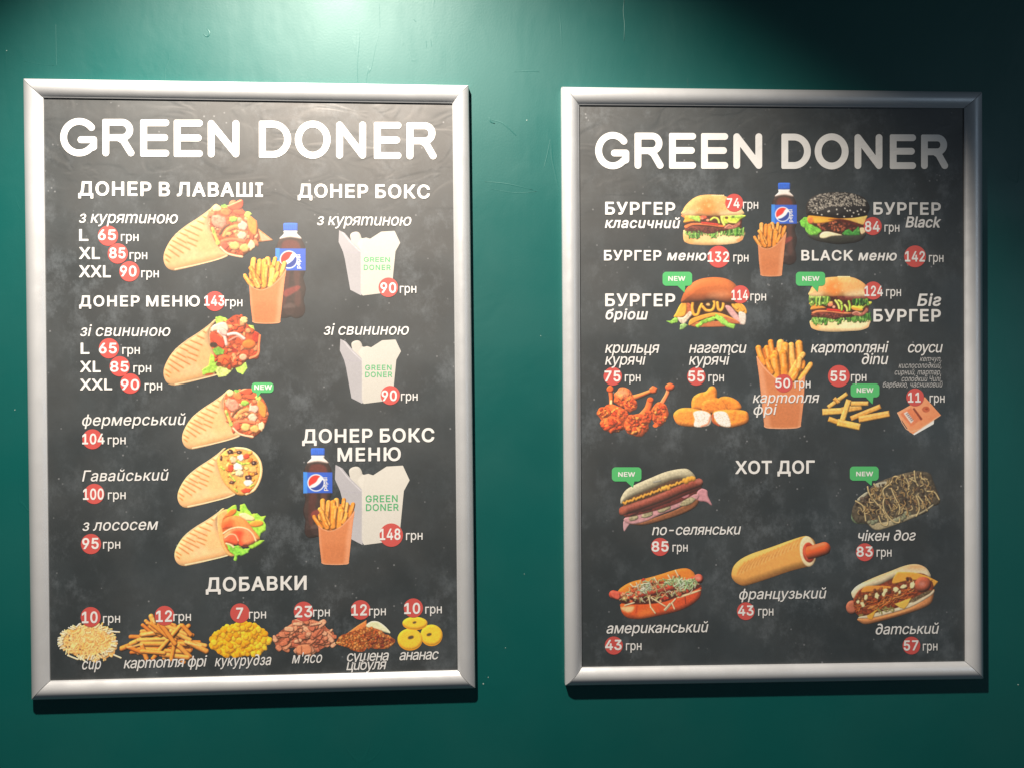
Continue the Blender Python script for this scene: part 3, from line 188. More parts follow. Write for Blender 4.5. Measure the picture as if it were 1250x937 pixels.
class Art:
    def __init__(s, x0, y0, x1, y1, sc=1, ox=0, oy=0, seed=1):
        s.x0, s.y0 = x0, y0
        nx, ny = int((x1-x0)*SS)+1, int((y1-y0)*SS)+1
        s.X, s.Y = np.meshgrid(x0+np.arange(nx)/SS, y0+np.arange(ny)/SS)
        s.rgb = np.zeros((ny, nx, 3)); s.a = np.zeros((ny, nx))
        s.sc, s.ox, s.oy = sc, ox, oy; s.r = random.Random(seed); s.clip = None; s.seed = seed; s.ky = 1
    def P(s, pts):
        pts = np.asarray(pts, float).reshape(-1, 2)
        return np.c_[s.ox+pts[:, 0]/s.sc, s.oy+pts[:, 1]/s.sc*s.ky]
    def win(s, P, pad):
        h, w = s.a.shape
        i0 = max(int((P[:, 0].min()-pad-s.x0)*SS), 0); i1 = min(int((P[:, 0].max()+pad-s.x0)*SS)+2, w)
        j0 = max(int((P[:, 1].min()-pad-s.y0)*SS), 0); j1 = min(int((P[:, 1].max()+pad-s.y0)*SS)+2, h)
        if i1-i0 < 3 or j1-j0 < 3: return None
        return (slice(j0, j1), slice(i0, i1))
    def put(s, sl, sd, col, puff=0, k=.55, tex=.06, ts=1.6, rim=0, soft=.45, op=1, on=False, g2=None, ang=90):
        X, Y = s.X[sl], s.Y[sl]
        a = np.clip(.5-sd/(2*soft), 0, 1)*op
        if s.clip is not None: a = a*s.clip[sl]
        if on: a = a*(s.a[sl] > .5)
        c = hexc(col)[None, None, :]*np.ones(X.shape+(1,))
        if g2:
            th = math.radians(ang); q = X*math.cos(th)+Y*math.sin(th)
            m = a > .5
            if m.any():
                lo, hi = q[m].min(), q[m].max(); t = np.clip((q-lo)/(hi-lo+1e-6), 0, 1)[..., None]
                c = c*(1-t)+hexc(g2)*t
        if tex: c = c*(1+tex*2*(vnoise(X, Y, ts, s.seed)+.5*vnoise(X, Y, ts*.5, s.seed+5)-.75))[..., None]
        if puff:
            gy, gx = np.gradient(sd); n = np.sqrt(gx*gx+gy*gy)+1e-6; gx /= n; gy /= n
            t = np.clip(-sd/(puff/s.sc), 0, 1); sl_ = (1-t)/np.sqrt(1-(1-t)**2+.08)
            lam = (-(gx*.45+gy*.62)*sl_*-1*-1+.64)/np.sqrt(sl_**2+1)
            k = k*.72; f = 1+k*(lam-.64)*1.5
            c = c*f[..., None]; hi = np.clip(lam-.9, 0, 1)[..., None]*k*1.2; c = c+(1-c)*hi
        if rim: c = c*(1-rim*np.clip(1+sd/1.2, 0, 1))[..., None]
        c = np.clip(c, 0, 1); A = s.a[sl]; R = s.rgb[sl]
        na = a+A*(1-a)
        s.rgb[sl] = np.where(na[..., None] > 1e-4, (c*a[..., None]+R*(A*(1-a))[..., None])/np.maximum(na, 1e-4)[..., None], R)
        s.a[sl] = na
    def sdp(s, P, sl):
        X, Y = s.X[sl], s.Y[sl]
        d = seg_dist(X, Y, P, np.roll(P, -1, 0))
        return np.where(winding(X, Y, [P]) != 0, -d, d)
    def poly(s, pts, col, sm=True, raw=False, **k):
        P = np.asarray(pts, float).reshape(-1, 2) if raw else s.P(pts)
        if sm: P = smooth_pts(P)
        sl = s.win(P, 1+k.get('soft', .5))
        if sl: s.put(sl, s.sdp(P, sl), col, **k)
        return P
    def ell(s, x, y, rx, ry, col, rot=0, wob=0, n=14, **k):
        pts = []; ph = s.r.random()*6
        for i in range(n):
            th = i/n*math.tau; w = 1+wob*(s.r.random()-.5)*2
            px, py = rx*math.cos(th)*w, ry*math.sin(th)*w
            c, q = math.cos(math.radians(rot)), math.sin(math.radians(rot))
            pts.append((x+px*c-py*q, y+px*q+py*c))
        return s.poly(pts, col, **k)
    def tube(s, pts, r, col, r2=None, sm=True, **k):
        P = s.P(pts); P = smooth_pts(P, False, 4) if sm and len(P) > 2 else P
        r = r/s.sc; r2 = r if r2 is None else r2/s.sc
        sl = s.win(P, max(r, r2)+1+k.get('soft', .5))
        if not sl: return
        X, Y = s.X[sl], s.Y[sl]; n = len(P)-1; d = np.full(X.shape, 1e9)
        for i in range(n):
            (ax, ay), (bx, by) = P[i], P[i+1]; vx, vy = bx-ax, by-ay
            t = np.clip(((X-ax)*vx+(Y-ay)*vy)/(vx*vx+vy*vy+1e-12), 0, 1)
            rr = r+(r2-r)*((i+t)/n)
            d = np.minimum(d, np.hypot(X-ax-t*vx, Y-ay-t*vy)-rr)
        k.setdefault('puff', r*s.sc)
        s.put(sl, d, col, **k)
    def mask(s, pts, sm=True, grow=0):
        P = s.P(pts); P = smooth_pts(P) if sm else P
        sl = (slice(None), slice(None))
        s.clip = np.clip(.5-(s.sdp(P, sl)-grow), 0, 1)
    def inside(s, P, x, y): return winding(np.array([[x]]), np.array([[y]]), [P])[0, 0] != 0
    def scatter(s, pts, n):
        P = s.P(pts); out = []; lo, hi = P.min(0), P.max(0); t = 0
        while len(out) < n and t < n*40:
            t += 1; x = lo[0]+s.r.random()*(hi[0]-lo[0]); y = lo[1]+s.r.random()*(hi[1]-lo[1])
            if s.inside(P, x, y): out.append(((x-s.ox)*s.sc, (y-s.oy)*s.sc))
        return out
    def pile(s, pts, n, r0, r1, cols, el=.65, wob=.25, **k):
        for x, y in sorted(s.scatter(pts, n), key=lambda p: s.r.random()):
            r = s.r.uniform(r0, r1); kk = dict(puff=r*.7, k=.6, tex=.08, rim=.12); kk.update(k)
            s.ell(x, y, r, r*s.r.uniform(el, 1), s.r.choice(cols), rot=s.r.random()*180, wob=wob, n=8, **kk)
    def strands(s, pts, n, L, r, cols, a0=0, a1=180, bend=.3, **k):
        for x, y in s.scatter(pts, n):
            th = math.radians(s.r.uniform(a0, a1)); l = L*s.r.uniform(.5, 1); b = l*bend*(s.r.random()-.5)*2
            c, q = math.cos(th), math.sin(th)
            s.tube([(x-c*l/2, y-q*l/2), (x-q*b, y+c*b), (x+c*l/2, y+q*l/2)], r*s.r.uniform(.7, 1.15), s.r.choice(cols), **k)
    def leaf(s, pts, col='7fb83a', dark='3f7a1e', fr=5, n=10, **k):
        """frilly salad leaf: outline with frills, veins and folds"""
        P = np.asarray(pts, float).reshape(-1, 2); Q = []
        for i in range(len(P)):
            a, b = P[i], P[(i+1) % len(P)]; d = b-a; L = np.hypot(*d)+1e-6; m = max(1, int(L/(fr*2.2)))
            for j in range(m):
                p = a+d*j/m; o = np.array([d[1], -d[0]])/L*fr*(s.r.random()-.35)*(1 if j % 2 else -.5); Q.append(p+o)
        s.poly(Q, col, puff=fr*2, k=.5, tex=.16, ts=2.2, **k)
        sub = s.clip
        for x, y in s.scatter(pts, n):
            th = s.r.random()*6.3; l = fr*s.r.uniform(1, 2.2)
            s.tube([(x, y), (x+l*math.cos(th), y+l*math.sin(th)), (x+l*1.3*math.cos(th+.8), y+l*1.3*math.sin(th+.8))], fr*.22, s.r.choice([dark, dark, 'c3e07a']), on=True, op=.6, puff=0)

# --- the wraps
TORT = [(600,125),(540,180),(430,260),(300,345),(180,450),(100,580),(80,680),(110,760),(180,795),(280,780),(450,735),(620,690),(740,640),(655,565),(600,480),(560,370),(552,280),(575,200),(625,128)]
def tortilla(a, end=None):
    T = list(TORT)
    a.poly(T, 'dcae7c', puff=70, k=.4, tex=.05, ts=3, g2='e0b280', ang=60)
    a.poly([(150,640),(300,690),(500,640),(680,600),(730,640),(600,690),(420,735),(200,790),(120,760)], 'd69e62', on=True, op=.35, soft=3, tex=.05)
    a.poly([(430,420),(550,390),(600,500),(640,580),(500,620),(420,560)], 'dca264', on=True, op=.5, soft=4)
    a.tube([(200,785),(420,738),(620,688),(725,645)], 9, 'eccda2', on=True, op=.8)
    a.tube([(240,745),(430,700),(620,650)], 3, 'd79a52', on=True, op=.5, puff=0, soft=1)
    a.tube([(180,450),(300,345),(430,260),(560,165)], 8, 'e8cba2', on=True, op=.6, soft=1)
    a.tube([(565,210),(553,290),(566,380),(602,480),(655,570)], 7, 'e6c498', on=True, op=.8)
    for q in [(95,630,155,670),(100,680,140,710),(125,575,240,655),(140,530,285,620),(165,487,350,585),(210,460,310,515),(320,505,415,550),(245,410,330,450),(330,460,430,500),(290,375,440,445),(350,335,475,390),(420,290,495,325),(480,245,510,262)]:
        a.tube([q[:2], ((q[0]+q[2])/2, (q[1]+q[3])/2-3), q[2:]], 8, 'c47a35', on=True, op=.38, puff=0, soft=1.1)
        a.tube([(q[0]+8, q[1]+5), (q[2]-5, q[3]-3)], 3.2, '9c4c18', on=True, op=.8, puff=0, soft=.7)
MEAT = ['d9683f','e58152','c9532f','e89a6a','d2744c','f0aa7c']
def fill_chicken(a, tail=True):
    M = [(565,210),(620,135),(700,160),(770,120),(860,75),(890,95),(880,160),(930,215),(985,270),(1035,330),(1045,400),(1060,470),(1010,540),(1000,570),(940,610),(870,655),(760,635),(690,605),(645,560),(590,470),(556,370),(552,280)]
    if not tail: M = [(565,210),(620,135),(700,160),(770,115),(860,120),(930,160),(985,215),(1035,300),(1055,400),(1040,480),(1000,560),(940,625),(870,665),(760,635),(690,605),(645,560),(590,470),(556,370),(552,280)]
    if tail:
        a.poly([(950,230),(1030,290),(1045,370),(1110,420),(1200,490),(1120,500),(1040,510),(1000,450)], 'd98a4a', sm=False, puff=25, k=.6, tex=.12)
        a.poly([(1050,390),(1190,488),(1080,500)], 'e8a07c', sm=False, puff=10)
    a.poly(M, 'b9562f', puff=40, tex=.25, ts=2)
    a.pile(M, 60, 18, 42, MEAT, el=.5)
    a.ell(625,165,45,38,'f3cd8a',wob=.15,puff=25); a.ell(650,300,90,70,'dd8a70',rot=40,wob=.12,puff=30,tex=.14,rim=.2)
    a.poly([(730,150),(790,120),(860,75),(892,95),(880,160),(800,190)],'dc4f2e',puff=22,k=.7); a.tube([(740,140),(800,115),(870,85)],8,'f0a878')
    a.ell(710,205,52,36,'e8763f',puff=22,rot=20); a.ell(850,205,70,28,'df5c34',rot=10,puff=18,rim=.2)
    a.ell(790,275,46,30,'8fb548',wob=.15,puff=18); a.ell(940,225,34,28,'a9c45a',wob=.3,puff=14); a.ell(700,140,34,18,'7fae4a',wob=.3)
    a.poly([(950,240),(1020,290),(1035,350),(1020,440),(960,400),(930,300)],'e38a3a',puff=18,k=.7)
    a.tube([(650,420),(690,360),(740,330)],14,'7b4a30'); a.tube([(700,440),(740,380),(830,350),(900,400)],24,'e08c4f'); a.ell(890,340,55,48,'eeb09a',wob=.2,puff=20,rim=.2)
    a.ell(880,440,52,46,'f0b79a',wob=.15,puff=22,rim=.2); a.tube([(680,500),(780,480),(900,500)],20,'e2744d'); a.ell(800,545,56,44,'f0b269',puff=25,wob=.1,rim=.15); a.ell(905,565,56,44,'eda860',puff=25,wob=.1,rim=.2)
    a.ell(700,545,44,44,'dd5a42',puff=20,wob=.2); a.ell(975,540,34,50,'f2c99a',puff=16,wob=.2); a.tube([(580,370),(610,450),(640,520)],18,'c9b25a'); a.ell(590,400,12,18,'7d9a3a'); a.ell(630,510,22,26,'a5b35a')
    a.tube([(660,560),(720,615),(790,640),(880,655)],11,'f2c6a0'); a.ell(740,420,30,22,'e9a05c',wob=.3,puff=14,rim=.2); a.ell(810,400,26,18,'f0b070',wob=.3,puff=12,rim=.2)
def fill_pork(a):
    a.leaf([(610,100),(660,90),(700,105),(735,125),(700,160),(640,185),(610,150)],'a5cc4e')
    a.leaf([(940,180),(990,185),(1010,230),(960,240)],'b5d060')
    a.leaf([(560,470),(600,500),(640,560),(640,640),(560,680),(480,690),(470,640),(540,590)],'a4d04c','5d9030')
    a.leaf([(630,610),(720,600),(800,610),(770,650),(720,700),(640,715),(610,660)],'cfdd80','90b040')
    a.leaf([(800,590),(920,560),(935,620),(890,685),(830,660)],'b7d860','78a83a')
    M = [(600,180),(700,150),(760,110),(820,80),(900,100),(930,170),(990,230),(1050,265),(1070,310),(1055,400),(1045,480),(1010,525),(940,530),(860,600),(760,620),(660,600),(620,540),(580,440),(556,360),(560,280)]
    a.poly(M,'b94a26',puff=40,tex=.25,ts=2); a.pile(M,70,16,38,['d4552a','e26c38','c2431f','dd7a4a','e8935e','b33d20'],el=.5)
    a.poly([(580,190),(690,150),(740,200),(720,260),(620,240),(570,250)],'f0d0b4',puff=20); a.poly([(560,260),(640,290),(700,360),(690,420),(620,380),(556,320)],'e2472a',puff=20,k=.7)
    a.tube([(640,250),(700,300),(720,380)],16,'f2c9bd'); a.ell(690,250,50,34,'eab4a4',puff=18,rim=.2,rot=40); a.tube([(740,280),(820,270),(900,320)],16,'f3cfc4'); a.tube([(750,340),(830,300),(880,330)],9,'e58e7a')
    a.ell(590,385,34,26,'3c2a1c',wob=.2); a.leaf([(575,430),(640,400),(700,440),(690,480),(610,490)],'77b040','2f6020',fr=4)
    a.ell(900,130,38,34,'eec684',wob=.15,puff=18,tex=.15); a.ell(800,110,30,24,'c24a24',rim=.3); a.ell(1020,310,36,52,'b8301c',wob=.15,puff=20,rim=.2); a.tube([(1060,290),(1050,380),(1040,480),(960,520)],12,'f08a58')
    a.ell(700,540,70,56,'e2602c',puff=35,wob=.1); a.tube([(680,560),(700,520),(740,550)],6,'b13c1a'); a.ell(800,440,26,22,'a5281c'); a.ell(950,380,70,50,'e8742c',puff=35); a.ell(890,510,40,34,'f2b08a',puff=18)
    a.ell(640,580,26,22,'6f3c1c',rim=.3); a.ell(545,680,45,11,'a8441e',rot=-8); a.ell(610,668,10,10,'4a3018')
def fill_hawaii(a):
    # zoom frame of the farmer / hawaiian wraps: 5.857 zoom px per image pixel, origin 200,465
    a.sc, a.ox, a.oy = 5.857, 200, 465
    M = [(380,560),(420,510),(465,480),(520,470),(580,478),(650,515),(690,570),(700,640),(680,710),(640,780),(590,810),(530,812),(470,770),(425,715),(395,640)]
    a.poly(M,'e2a050',puff=20,tex=.1,rim=0); a.tube([(510,478),(590,485),(655,525),(692,590),(692,680),(650,770),(590,805)],9,'f3c791')
    N = [(400,550),(450,500),(520,490),(590,500),(650,540),(672,620),(655,700),(620,770),(570,790),(500,745),(450,680),(410,620)]
    a.pile(N,46,10,24,['e8963c','eda94a','d8702e','f0bd72','e9b060','d98040'],el=.5)
    for x,y,rx,ry,c in [(475,505,22,16,'38201c'),(540,508,22,14,'3d2420'),(410,548,10,20,'40271c'),(645,585,18,18,'35201c'),(607,690,26,20,'37222a'),(488,722,20,12,'4a2a1e'),(660,660,14,8,'5a3020')]:
        a.ell(x,y,rx,ry,c,wob=.2,tex=.2); a.ell(x-4,y-3,rx*.3,ry*.25,'c9a9a0')
    for x,y,rx,ry,c in [(550,545,26,22,'f3e6d6'),(530,610,34,30,'f0e4cc'),(600,725,34,26,'efe2d0'),(540,655,28,24,'eec9a0'),(590,537,22,18,'df4a2e'),(478,620,18,28,'e04a2c'),(590,780,34,18,'e0482e'),(640,630,30,24,'e9a45c'),(500,560,26,24,'eeb48c')]:
        a.ell(x,y,rx,ry,c,wob=.18,puff=12,rim=.12)
    for q in [(520,570,560,590),(560,590,610,585),(470,670,510,710),(510,770,525,785),(410,610,430,630),(620,750,640,740)]: a.tube([q[:2],q[2:]],8,'a9b84c',tex=.2)
def fill_salmon(a):
    a.sc, a.ox, a.oy = 8.93, 200, 600
    a.poly([(585,300),(600,230),(690,185),(760,240),(760,600),(780,690),(700,690),(640,600),(600,480)],'d8a060',tex=.06,puff=20)
    a.poly([(640,300),(700,230),(760,240),(760,600),(760,680),(700,640),(660,560),(640,430)],'b8602c',tex=.15)
    a.leaf([(690,200),(740,150),(790,140),(800,200),(830,210),(830,140),(880,125),(920,190),(960,240),(1020,230),(1060,265),(1115,260),(1090,310),(1110,350),(1110,420),(1060,450),(1040,520),(1100,525),(1050,570),(960,620),(900,580),(700,350)],'96c93e','5f9a2a',fr=9,n=30)
    a.leaf([(680,560),(740,590),(820,580),(870,620),(940,610),(920,660),(860,690),(800,700),(790,750),(760,740),(770,690),(710,640)],'7fc23c','2f6a1c',fr=8,n=18)
    a.poly([(670,270),(720,200),(780,185),(790,220),(740,260)],'e0702c',puff=18); a.ell(900,270,90,36,'efc890',rot=20,puff=20,wob=.1); a.ell(1010,345,76,36,'ea8a34',puff=24,rot=-5)
    S1 = [(640,400),(640,320),(700,270),(800,258),(900,310),(970,400),(1030,470),(1045,520),(980,540),(860,480),(740,400)]
    a.poly(S1,'e8743a',puff=70,k=.6,g2='f09a52',ang=0); a.poly([(640,340),(720,290),(760,330),(700,400),(645,410)],'dc4a22',op=.6,soft=3,on=True)
    a.poly([(650,470),(720,410),(820,385),(920,410),(980,470),(1005,530),(960,570),(860,590),(760,540),(660,540)],'ee8150',puff=50,k=.6); a.tube([(650,450),(720,405),(820,385),(915,408),(975,465),(1003,530)],10,'f7bd90',on=True)
    a.poly([(740,430),(820,410),(870,440),(850,500),(860,590),(820,570),(790,480)],'da3a1c',op=.8,soft=3,on=True); a.poly([(665,510),(720,465),(780,470),(815,530),(800,575),(720,560),(665,545)],'e65a36',puff=35); a.tube([(668,500),(720,462),(780,470),(812,530)],8,'f6a880')
    a.tube([(680,560),(730,575),(760,600)],10,'eed29a'); a.ell(890,585,34,14,'5a2418'); a.ell(820,690,16,8,'253c14')
def wrap(kind, x0, y0, x1, y1, s, dx, dy, seed, sy=None):
    a = Art(x0, y0, x1, y1, 8.333/s, 190*s+dx, 235*(sy or s)+dy, seed)
    a.ky = (sy or s)/s
    tortilla(a); a.ky = 1
    dict(chicken=lambda: fill_chicken(a), farmer=lambda: fill_chicken(a, False), pork=lambda: fill_pork(a), hawaii=lambda: fill_hawaii(a), salmon=lambda: fill_salmon(a))[kind]()
    return a
# --- bottle, fries cup, box
def bottle(x0, y0, x1, y1, seed=3):
    # own frame 0..100 x 0..300 over the box given
    a = Art(x0-1, y0-1, x1+1, y1+1, 1, 0, 0, seed); w, h = x1-x0, y1-y0
    F = lambda L: [(x0+w*p[0]/100, y0+h*p[1]/300) for p in L]
    body = [(30,40),(14,52),(4,72),(3,90),(3,150),(8,168),(5,185),(0,205),(3,225),(8,240),(5,260),(6,282),(16,296),(34,298),(50,294),(68,299),(86,294),(96,280),(97,262),(92,240),(97,222),(99,202),(94,184),(91,168),(97,150),(97,90),(96,72),(86,52),(70,40)]
    a.poly(F(body),'372a27',puff=6,k=.5,tex=.12,ts=3)
    a.poly(F([(28,56),(70,56),(80,86),(24,86)]),'7a342c',on=True,op=.6,soft=1.2)
    a.poly(F([(22,155),(46,152),(42,200),(36,240),(28,260),(18,230)]),'6e322c',on=True,op=.4,soft=1.5)
    a.poly(F([(60,155),(80,155),(78,205),(84,235),(78,262),(62,250),(66,205)]),'6b4038',on=True,op=.45,soft=1.5)
    a.poly(F([(30,212),(72,196),(80,206),(36,232)]),'a8443c',on=True,op=.6,soft=1)
    a.poly(F([(26,262),(50,250),(66,262),(56,285),(34,285)]),'6f5a54',on=True,op=.45,soft=1.2)
    a.poly(F([(8,272),(92,266),(94,290),(50,285),(12,292)]),'2a1a18',on=True,op=.6,soft=1)
    a.tube(F([(94,60),(97,120),(92,168),(98,204),(92,240),(96,280)]),.5,'241a1c',on=True,puff=0); a.tube(F([(6,60),(3,120),(8,168),(1,204),(8,240),(6,280)]),.5,'241a1c',on=True,puff=0)
    a.poly(F([(30,24),(70,24),(72,34),(86,50),(50,46),(14,50),(28,34)]),'e4dcd4',puff=2,tex=.03); a.tube(F([(16,49),(50,43),(84,49)]),.7,'9a8278',op=.7)
    a.poly(F([(1,80),(99,80),(99,149),(1,149)]),'2f62c8',sm=False,tex=.02,g2='2a55b8',ang=0)
    a.poly(F([(1,79),(14,79),(14,150),(1,150)]),'3a86d8',sm=False,tex=.02)
    cx, cy, r = x0+w*.44, y0+h*.383, w*.27
    a.ell(cx,cy,r*1.08,r*1.08,'f2f2f2',tex=0,n=20)
    a.clip = np.clip(.5-(np.hypot(a.X-cx,a.Y-cy)-r*.96)*2,0,1)
    a.poly([(cx-r*1.2,cy+r*.55),(cx-r*.55,cy+r*.25),(cx,cy-.1*r),(cx+r*.32,cy-r*.62),(cx+r*.75,cy-r*1.1),(cx-r,cy-r*1.3)],'e0342c',tex=0)
    a.poly([(cx-r*.9,cy+r*.7),(cx-r*.2,cy+r*.55),(cx+r*.45,cy+r*.1),(cx+r*.8,cy-r*.35),(cx+r*1.2,cy-r*.2),(cx+r,cy+r*1.3),(cx-r,cy+r*1.3)],'27408f',tex=0)
    a.clip = None
    a.poly(F([(27,3),(34,0),(66,0),(73,3),(73,20),(70,24),(30,24),(27,20)]),'2d66cf',puff=2,k=.5,tex=.04)
    for i in range(7): a.tube(F([(30+i*6.6,5),(30+i*6.6,22)]),.3,'1d4aa4',op=.5,on=True,puff=0)
    # vertical word on the label
    return a
FR = ['f09434','ee9a3c','f4a648','e68a2e','f6b058']
def fries_cup(x0, y0, x1, y1, flip=False, seed=4, cup='cb7c4c'):
    a = Art(x0-1, y0-1, x1+1, y1+1, 1, 0, 0, seed); w, h = x1-x0, y1-y0
    # frame of the big cup: x 135..640, y 75..875 of its zoom
    def F(L):
        L = [(p[0], p[1]) for p in L]
        return [((x0+w*((640-p[0])/505)) if flip else (x0+w*(p[0]-135)/505), y0+h*(p[1]-75)/800) for p in L]
    u = w/505
    cupo = [(142,225),(165,400),(190,640),(212,850),(240,868),(370,874),(500,868),(540,850),(565,640),(580,400),(520,450),(430,470),(310,420)]
    a.poly(F([(145,225),(150,300),(330,500),(500,480),(580,400),(575,260),(480,140),(200,150)]),'c26a28',tex=.2,sm=False)
    S = [((160,150),(210,290),26),((235,150),(262,300),26),((270,95),(300,250),24),((360,105),(345,300),34),((455,125),(480,330),28),((525,110),(540,330),32),((400,130),(400,400),34),((310,200),(330,300),30),
         ((300,240),(325,420),38),((240,270),(280,370),24),((380,200),(400,420),36),((560,210),(450,390),26),((530,250),(500,420),24),((500,360),(470,430),30),((630,300),(540,430),24),((570,280),(560,330),14)]
    for p, q, r in S:
        c = a.r.choice(FR); P = F([p, ((p[0]+q[0])/2+a.r.uniform(-8,8), (p[1]+q[1])/2), q])
        a.tube(P, r*u*1.05, c, puff=r*u*.8, k=.8, tex=.1, rim=.2)
        a.tube(F([(p[0]-4,p[1]+10),((p[0]+q[0])/2-6,(p[1]+q[1])/2)]), r*u*.28,'fbd284',on=True,op=.5,puff=0,soft=.6)
    for p, q in [((205,180),(225,300)),((315,120),(335,190)),((435,160),(432,400)),((500,150),(505,280)),((345,260),(355,400)),((565,270),(480,420))]: a.tube(F([p,q]), 5*u, 'b8601c', on=True, op=.6, puff=0, soft=.5)
    # the paper cup
    a.poly(F(cupo),cup,tex=.03,puff=0,sm=False,g2=cup,ang=0)
    a.poly(F([(142,225),(165,400),(190,640),(212,850),(270,868),(240,560),(200,330)]),'e0a07a',sm=False,on=True,op=.6,soft=2.0,tex=.02)
    a.poly(F([(560,440),(578,410),(565,640),(540,850),(515,860),(540,640)]),'dd9a72',sm=False,on=True,op=.55,soft=1.2,tex=.02)
    a.poly(F([(260,650),(520,640),(520,840),(280,850)]),'b9683a',on=True,op=.35,soft=4,tex=.05)
    a.tube(F([(142,225),(200,315),(310,420),(430,470),(520,450),(580,400)]),4*u,'e9b48e',puff=0,on=True,op=.8)
    a.tube(F([(212,852),(240,868),(370,874),(500,868),(540,852)]),5*u,'dba07c',puff=0,op=.8)
    return a
def box(x0, y0, x1, y1, seed=5):
    a = Art(x0-1, y0-1, x1+1, y1+1, 1, 0, 0, seed); w, h = x1-x0, y1-y0
    F = lambda L: [(x0+w*(p[0]-697)/388, y0+h*(p[1]-217)/411) for p in L]
    a.poly(F([(770,245),(790,228),(820,228),(838,255),(840,300),(860,360),(790,330),(775,280)]),'c6c2b8',tex=.01,puff=3,k=.2)
    a.poly(F([(700,217),(735,235),(780,290),(838,345),(840,628),(770,592),(735,395),(722,345),(697,290)]),'a3a1a5',sm=False,tex=.015,g2='b3b1b4',ang=90)
    a.poly(F([(700,217),(735,235),(780,290),(838,345),(820,358),(760,355),(722,345),(697,290)]),'aaa8ac',sm=False,tex=.01)
    a.poly(F([(838,270),(870,262),(895,270),(965,225),(1050,220),(1085,295),(1055,350),(1030,605),(848,628),(836,600)]),'ccc8be',sm=False,tex=.012)
    a.poly(F([(838,345),(852,270),(838,264),(812,300)]),'d0ccc2',sm=False,tex=.01)
    a.tube(F([(722,345),(780,357),(832,356)]),.35,'a5a1ac',op=.7,puff=0); a.tube(F([(838,345),(844,622)]),.35,'d2cec8',puff=0,op=.8)
    a.tube(F([(720,230),(770,290),(832,350)]),.4,'dad6da',puff=0,op=.8)
    return a
# --- small heaps
def cheese():
    a = Art(70,755,152,810,8.333,60,735,7)
    M = [(120,400),(190,300),(300,240),(420,220),(540,235),(620,290),(660,360),(670,450),(640,530),(540,560),(420,570),(300,550),(200,500),(140,450)]
    a.poly(M,'d99a4e',tex=.2); a.strands(M,420,85,9,['f6bf78','f4b56a','f8ca88','eea858','f4ba70'],bend=.35,rim=.03,k=.4,tex=.03)
    for i in range(70):
        th=a.r.random()*6.28; x=390+275*math.cos(th); y=395+165*math.sin(th); t=th+a.r.uniform(-.7,.7)
        a.tube([(x-25*math.cos(t),y-20*math.sin(t)),(x+28*math.cos(t),y+24*math.sin(t))],6.5,a.r.choice(['f6dba8','f0c98c','f8e2b8']),k=.8)
    for q in [(630,292,715,298),(660,530,730,560),(190,535,290,575),(320,555,370,600),(280,245,310,215),(110,355,130,400)]: a.tube([q[:2],q[2:]],8,'f8dfb0')
    for x,y in [(205,335),(205,380),(175,450),(205,447),(315,475),(300,525),(380,540),(510,515),(525,525),(553,520),(470,535),(240,520)]: a.ell(x,y,7,7,'3a3530')
    return a
def fries_heap():
    a = Art(146,747,255,810,4.461,30,680,8)
    M = [(600,470),(640,430),(690,370),(760,350),(840,365),(890,400),(920,460),(900,530),(800,560),(640,535)]
    a.poly([(640,440),(700,380),(860,370),(900,430),(900,520),(700,530)],'c86a28',tex=.2)
    for i in range(34):
        x,y=a.scatter(M,1)[0]; t=math.radians(a.r.choice([-8,2,-14,50,-50,24])); l=a.r.uniform(40,80)
        a.tube([(x-l*math.cos(t),y-l*math.sin(t)*.7),(x+l*math.cos(t),y+l*math.sin(t)*.7)],a.r.uniform(10,13),a.r.choice(['e07a2c','e68634','d87024','ea9240']),k=.9,rim=.25)
    S = [(530,495,610,465),(600,480,720,440),(580,470,690,420),(560,485,660,525),(690,320,705,360),(640,420,820,400),(620,450,820,440),(640,470,880,470),(650,500,880,515),(700,380,860,390),(760,370,880,420),(690,375,740,420),(720,400,840,430),(800,400,900,450),(880,460,985,480),(900,465,990,510),(840,480,900,540),(760,530,890,545),(640,480,665,550),(700,550,830,400),(850,370,720,520),(820,450,800,555),(690,360,780,430),(740,360,820,470),(640,510,760,520),(860,370,905,420)]
    for q in S: a.tube([q[:2],q[2:]],a.r.uniform(12,15.5),a.r.choice(['f0963e','ea8a34','f2a24c','e47c2a','ee9a44']),k=.9,rim=.22,tex=.08)
    for q in [(560,487,640,470),(640,420,700,405),(880,462,960,478),(700,330,705,355)]: a.tube([q[:2],q[2:]],4,'fbd48c',on=True,op=.6,puff=0)
    return a
def corn():
    a = Art(254,755,334,802,6.944,240,735,9)
    M = [(120,370),(125,300),(190,240),(250,210),(330,175),(430,165),(520,205),(580,260),(635,320),(590,370),(560,420),(510,435),(400,440),(300,450),(220,440),(150,400)]
    a.poly(M,'eaa81c',puff=30,k=.4,tex=.1); a.pile(M,210,20,29,['fbac12','fdb81e','f49c0c','fec42a'],el=.75,wob=.12,k=.42,rim=.06)
    return a
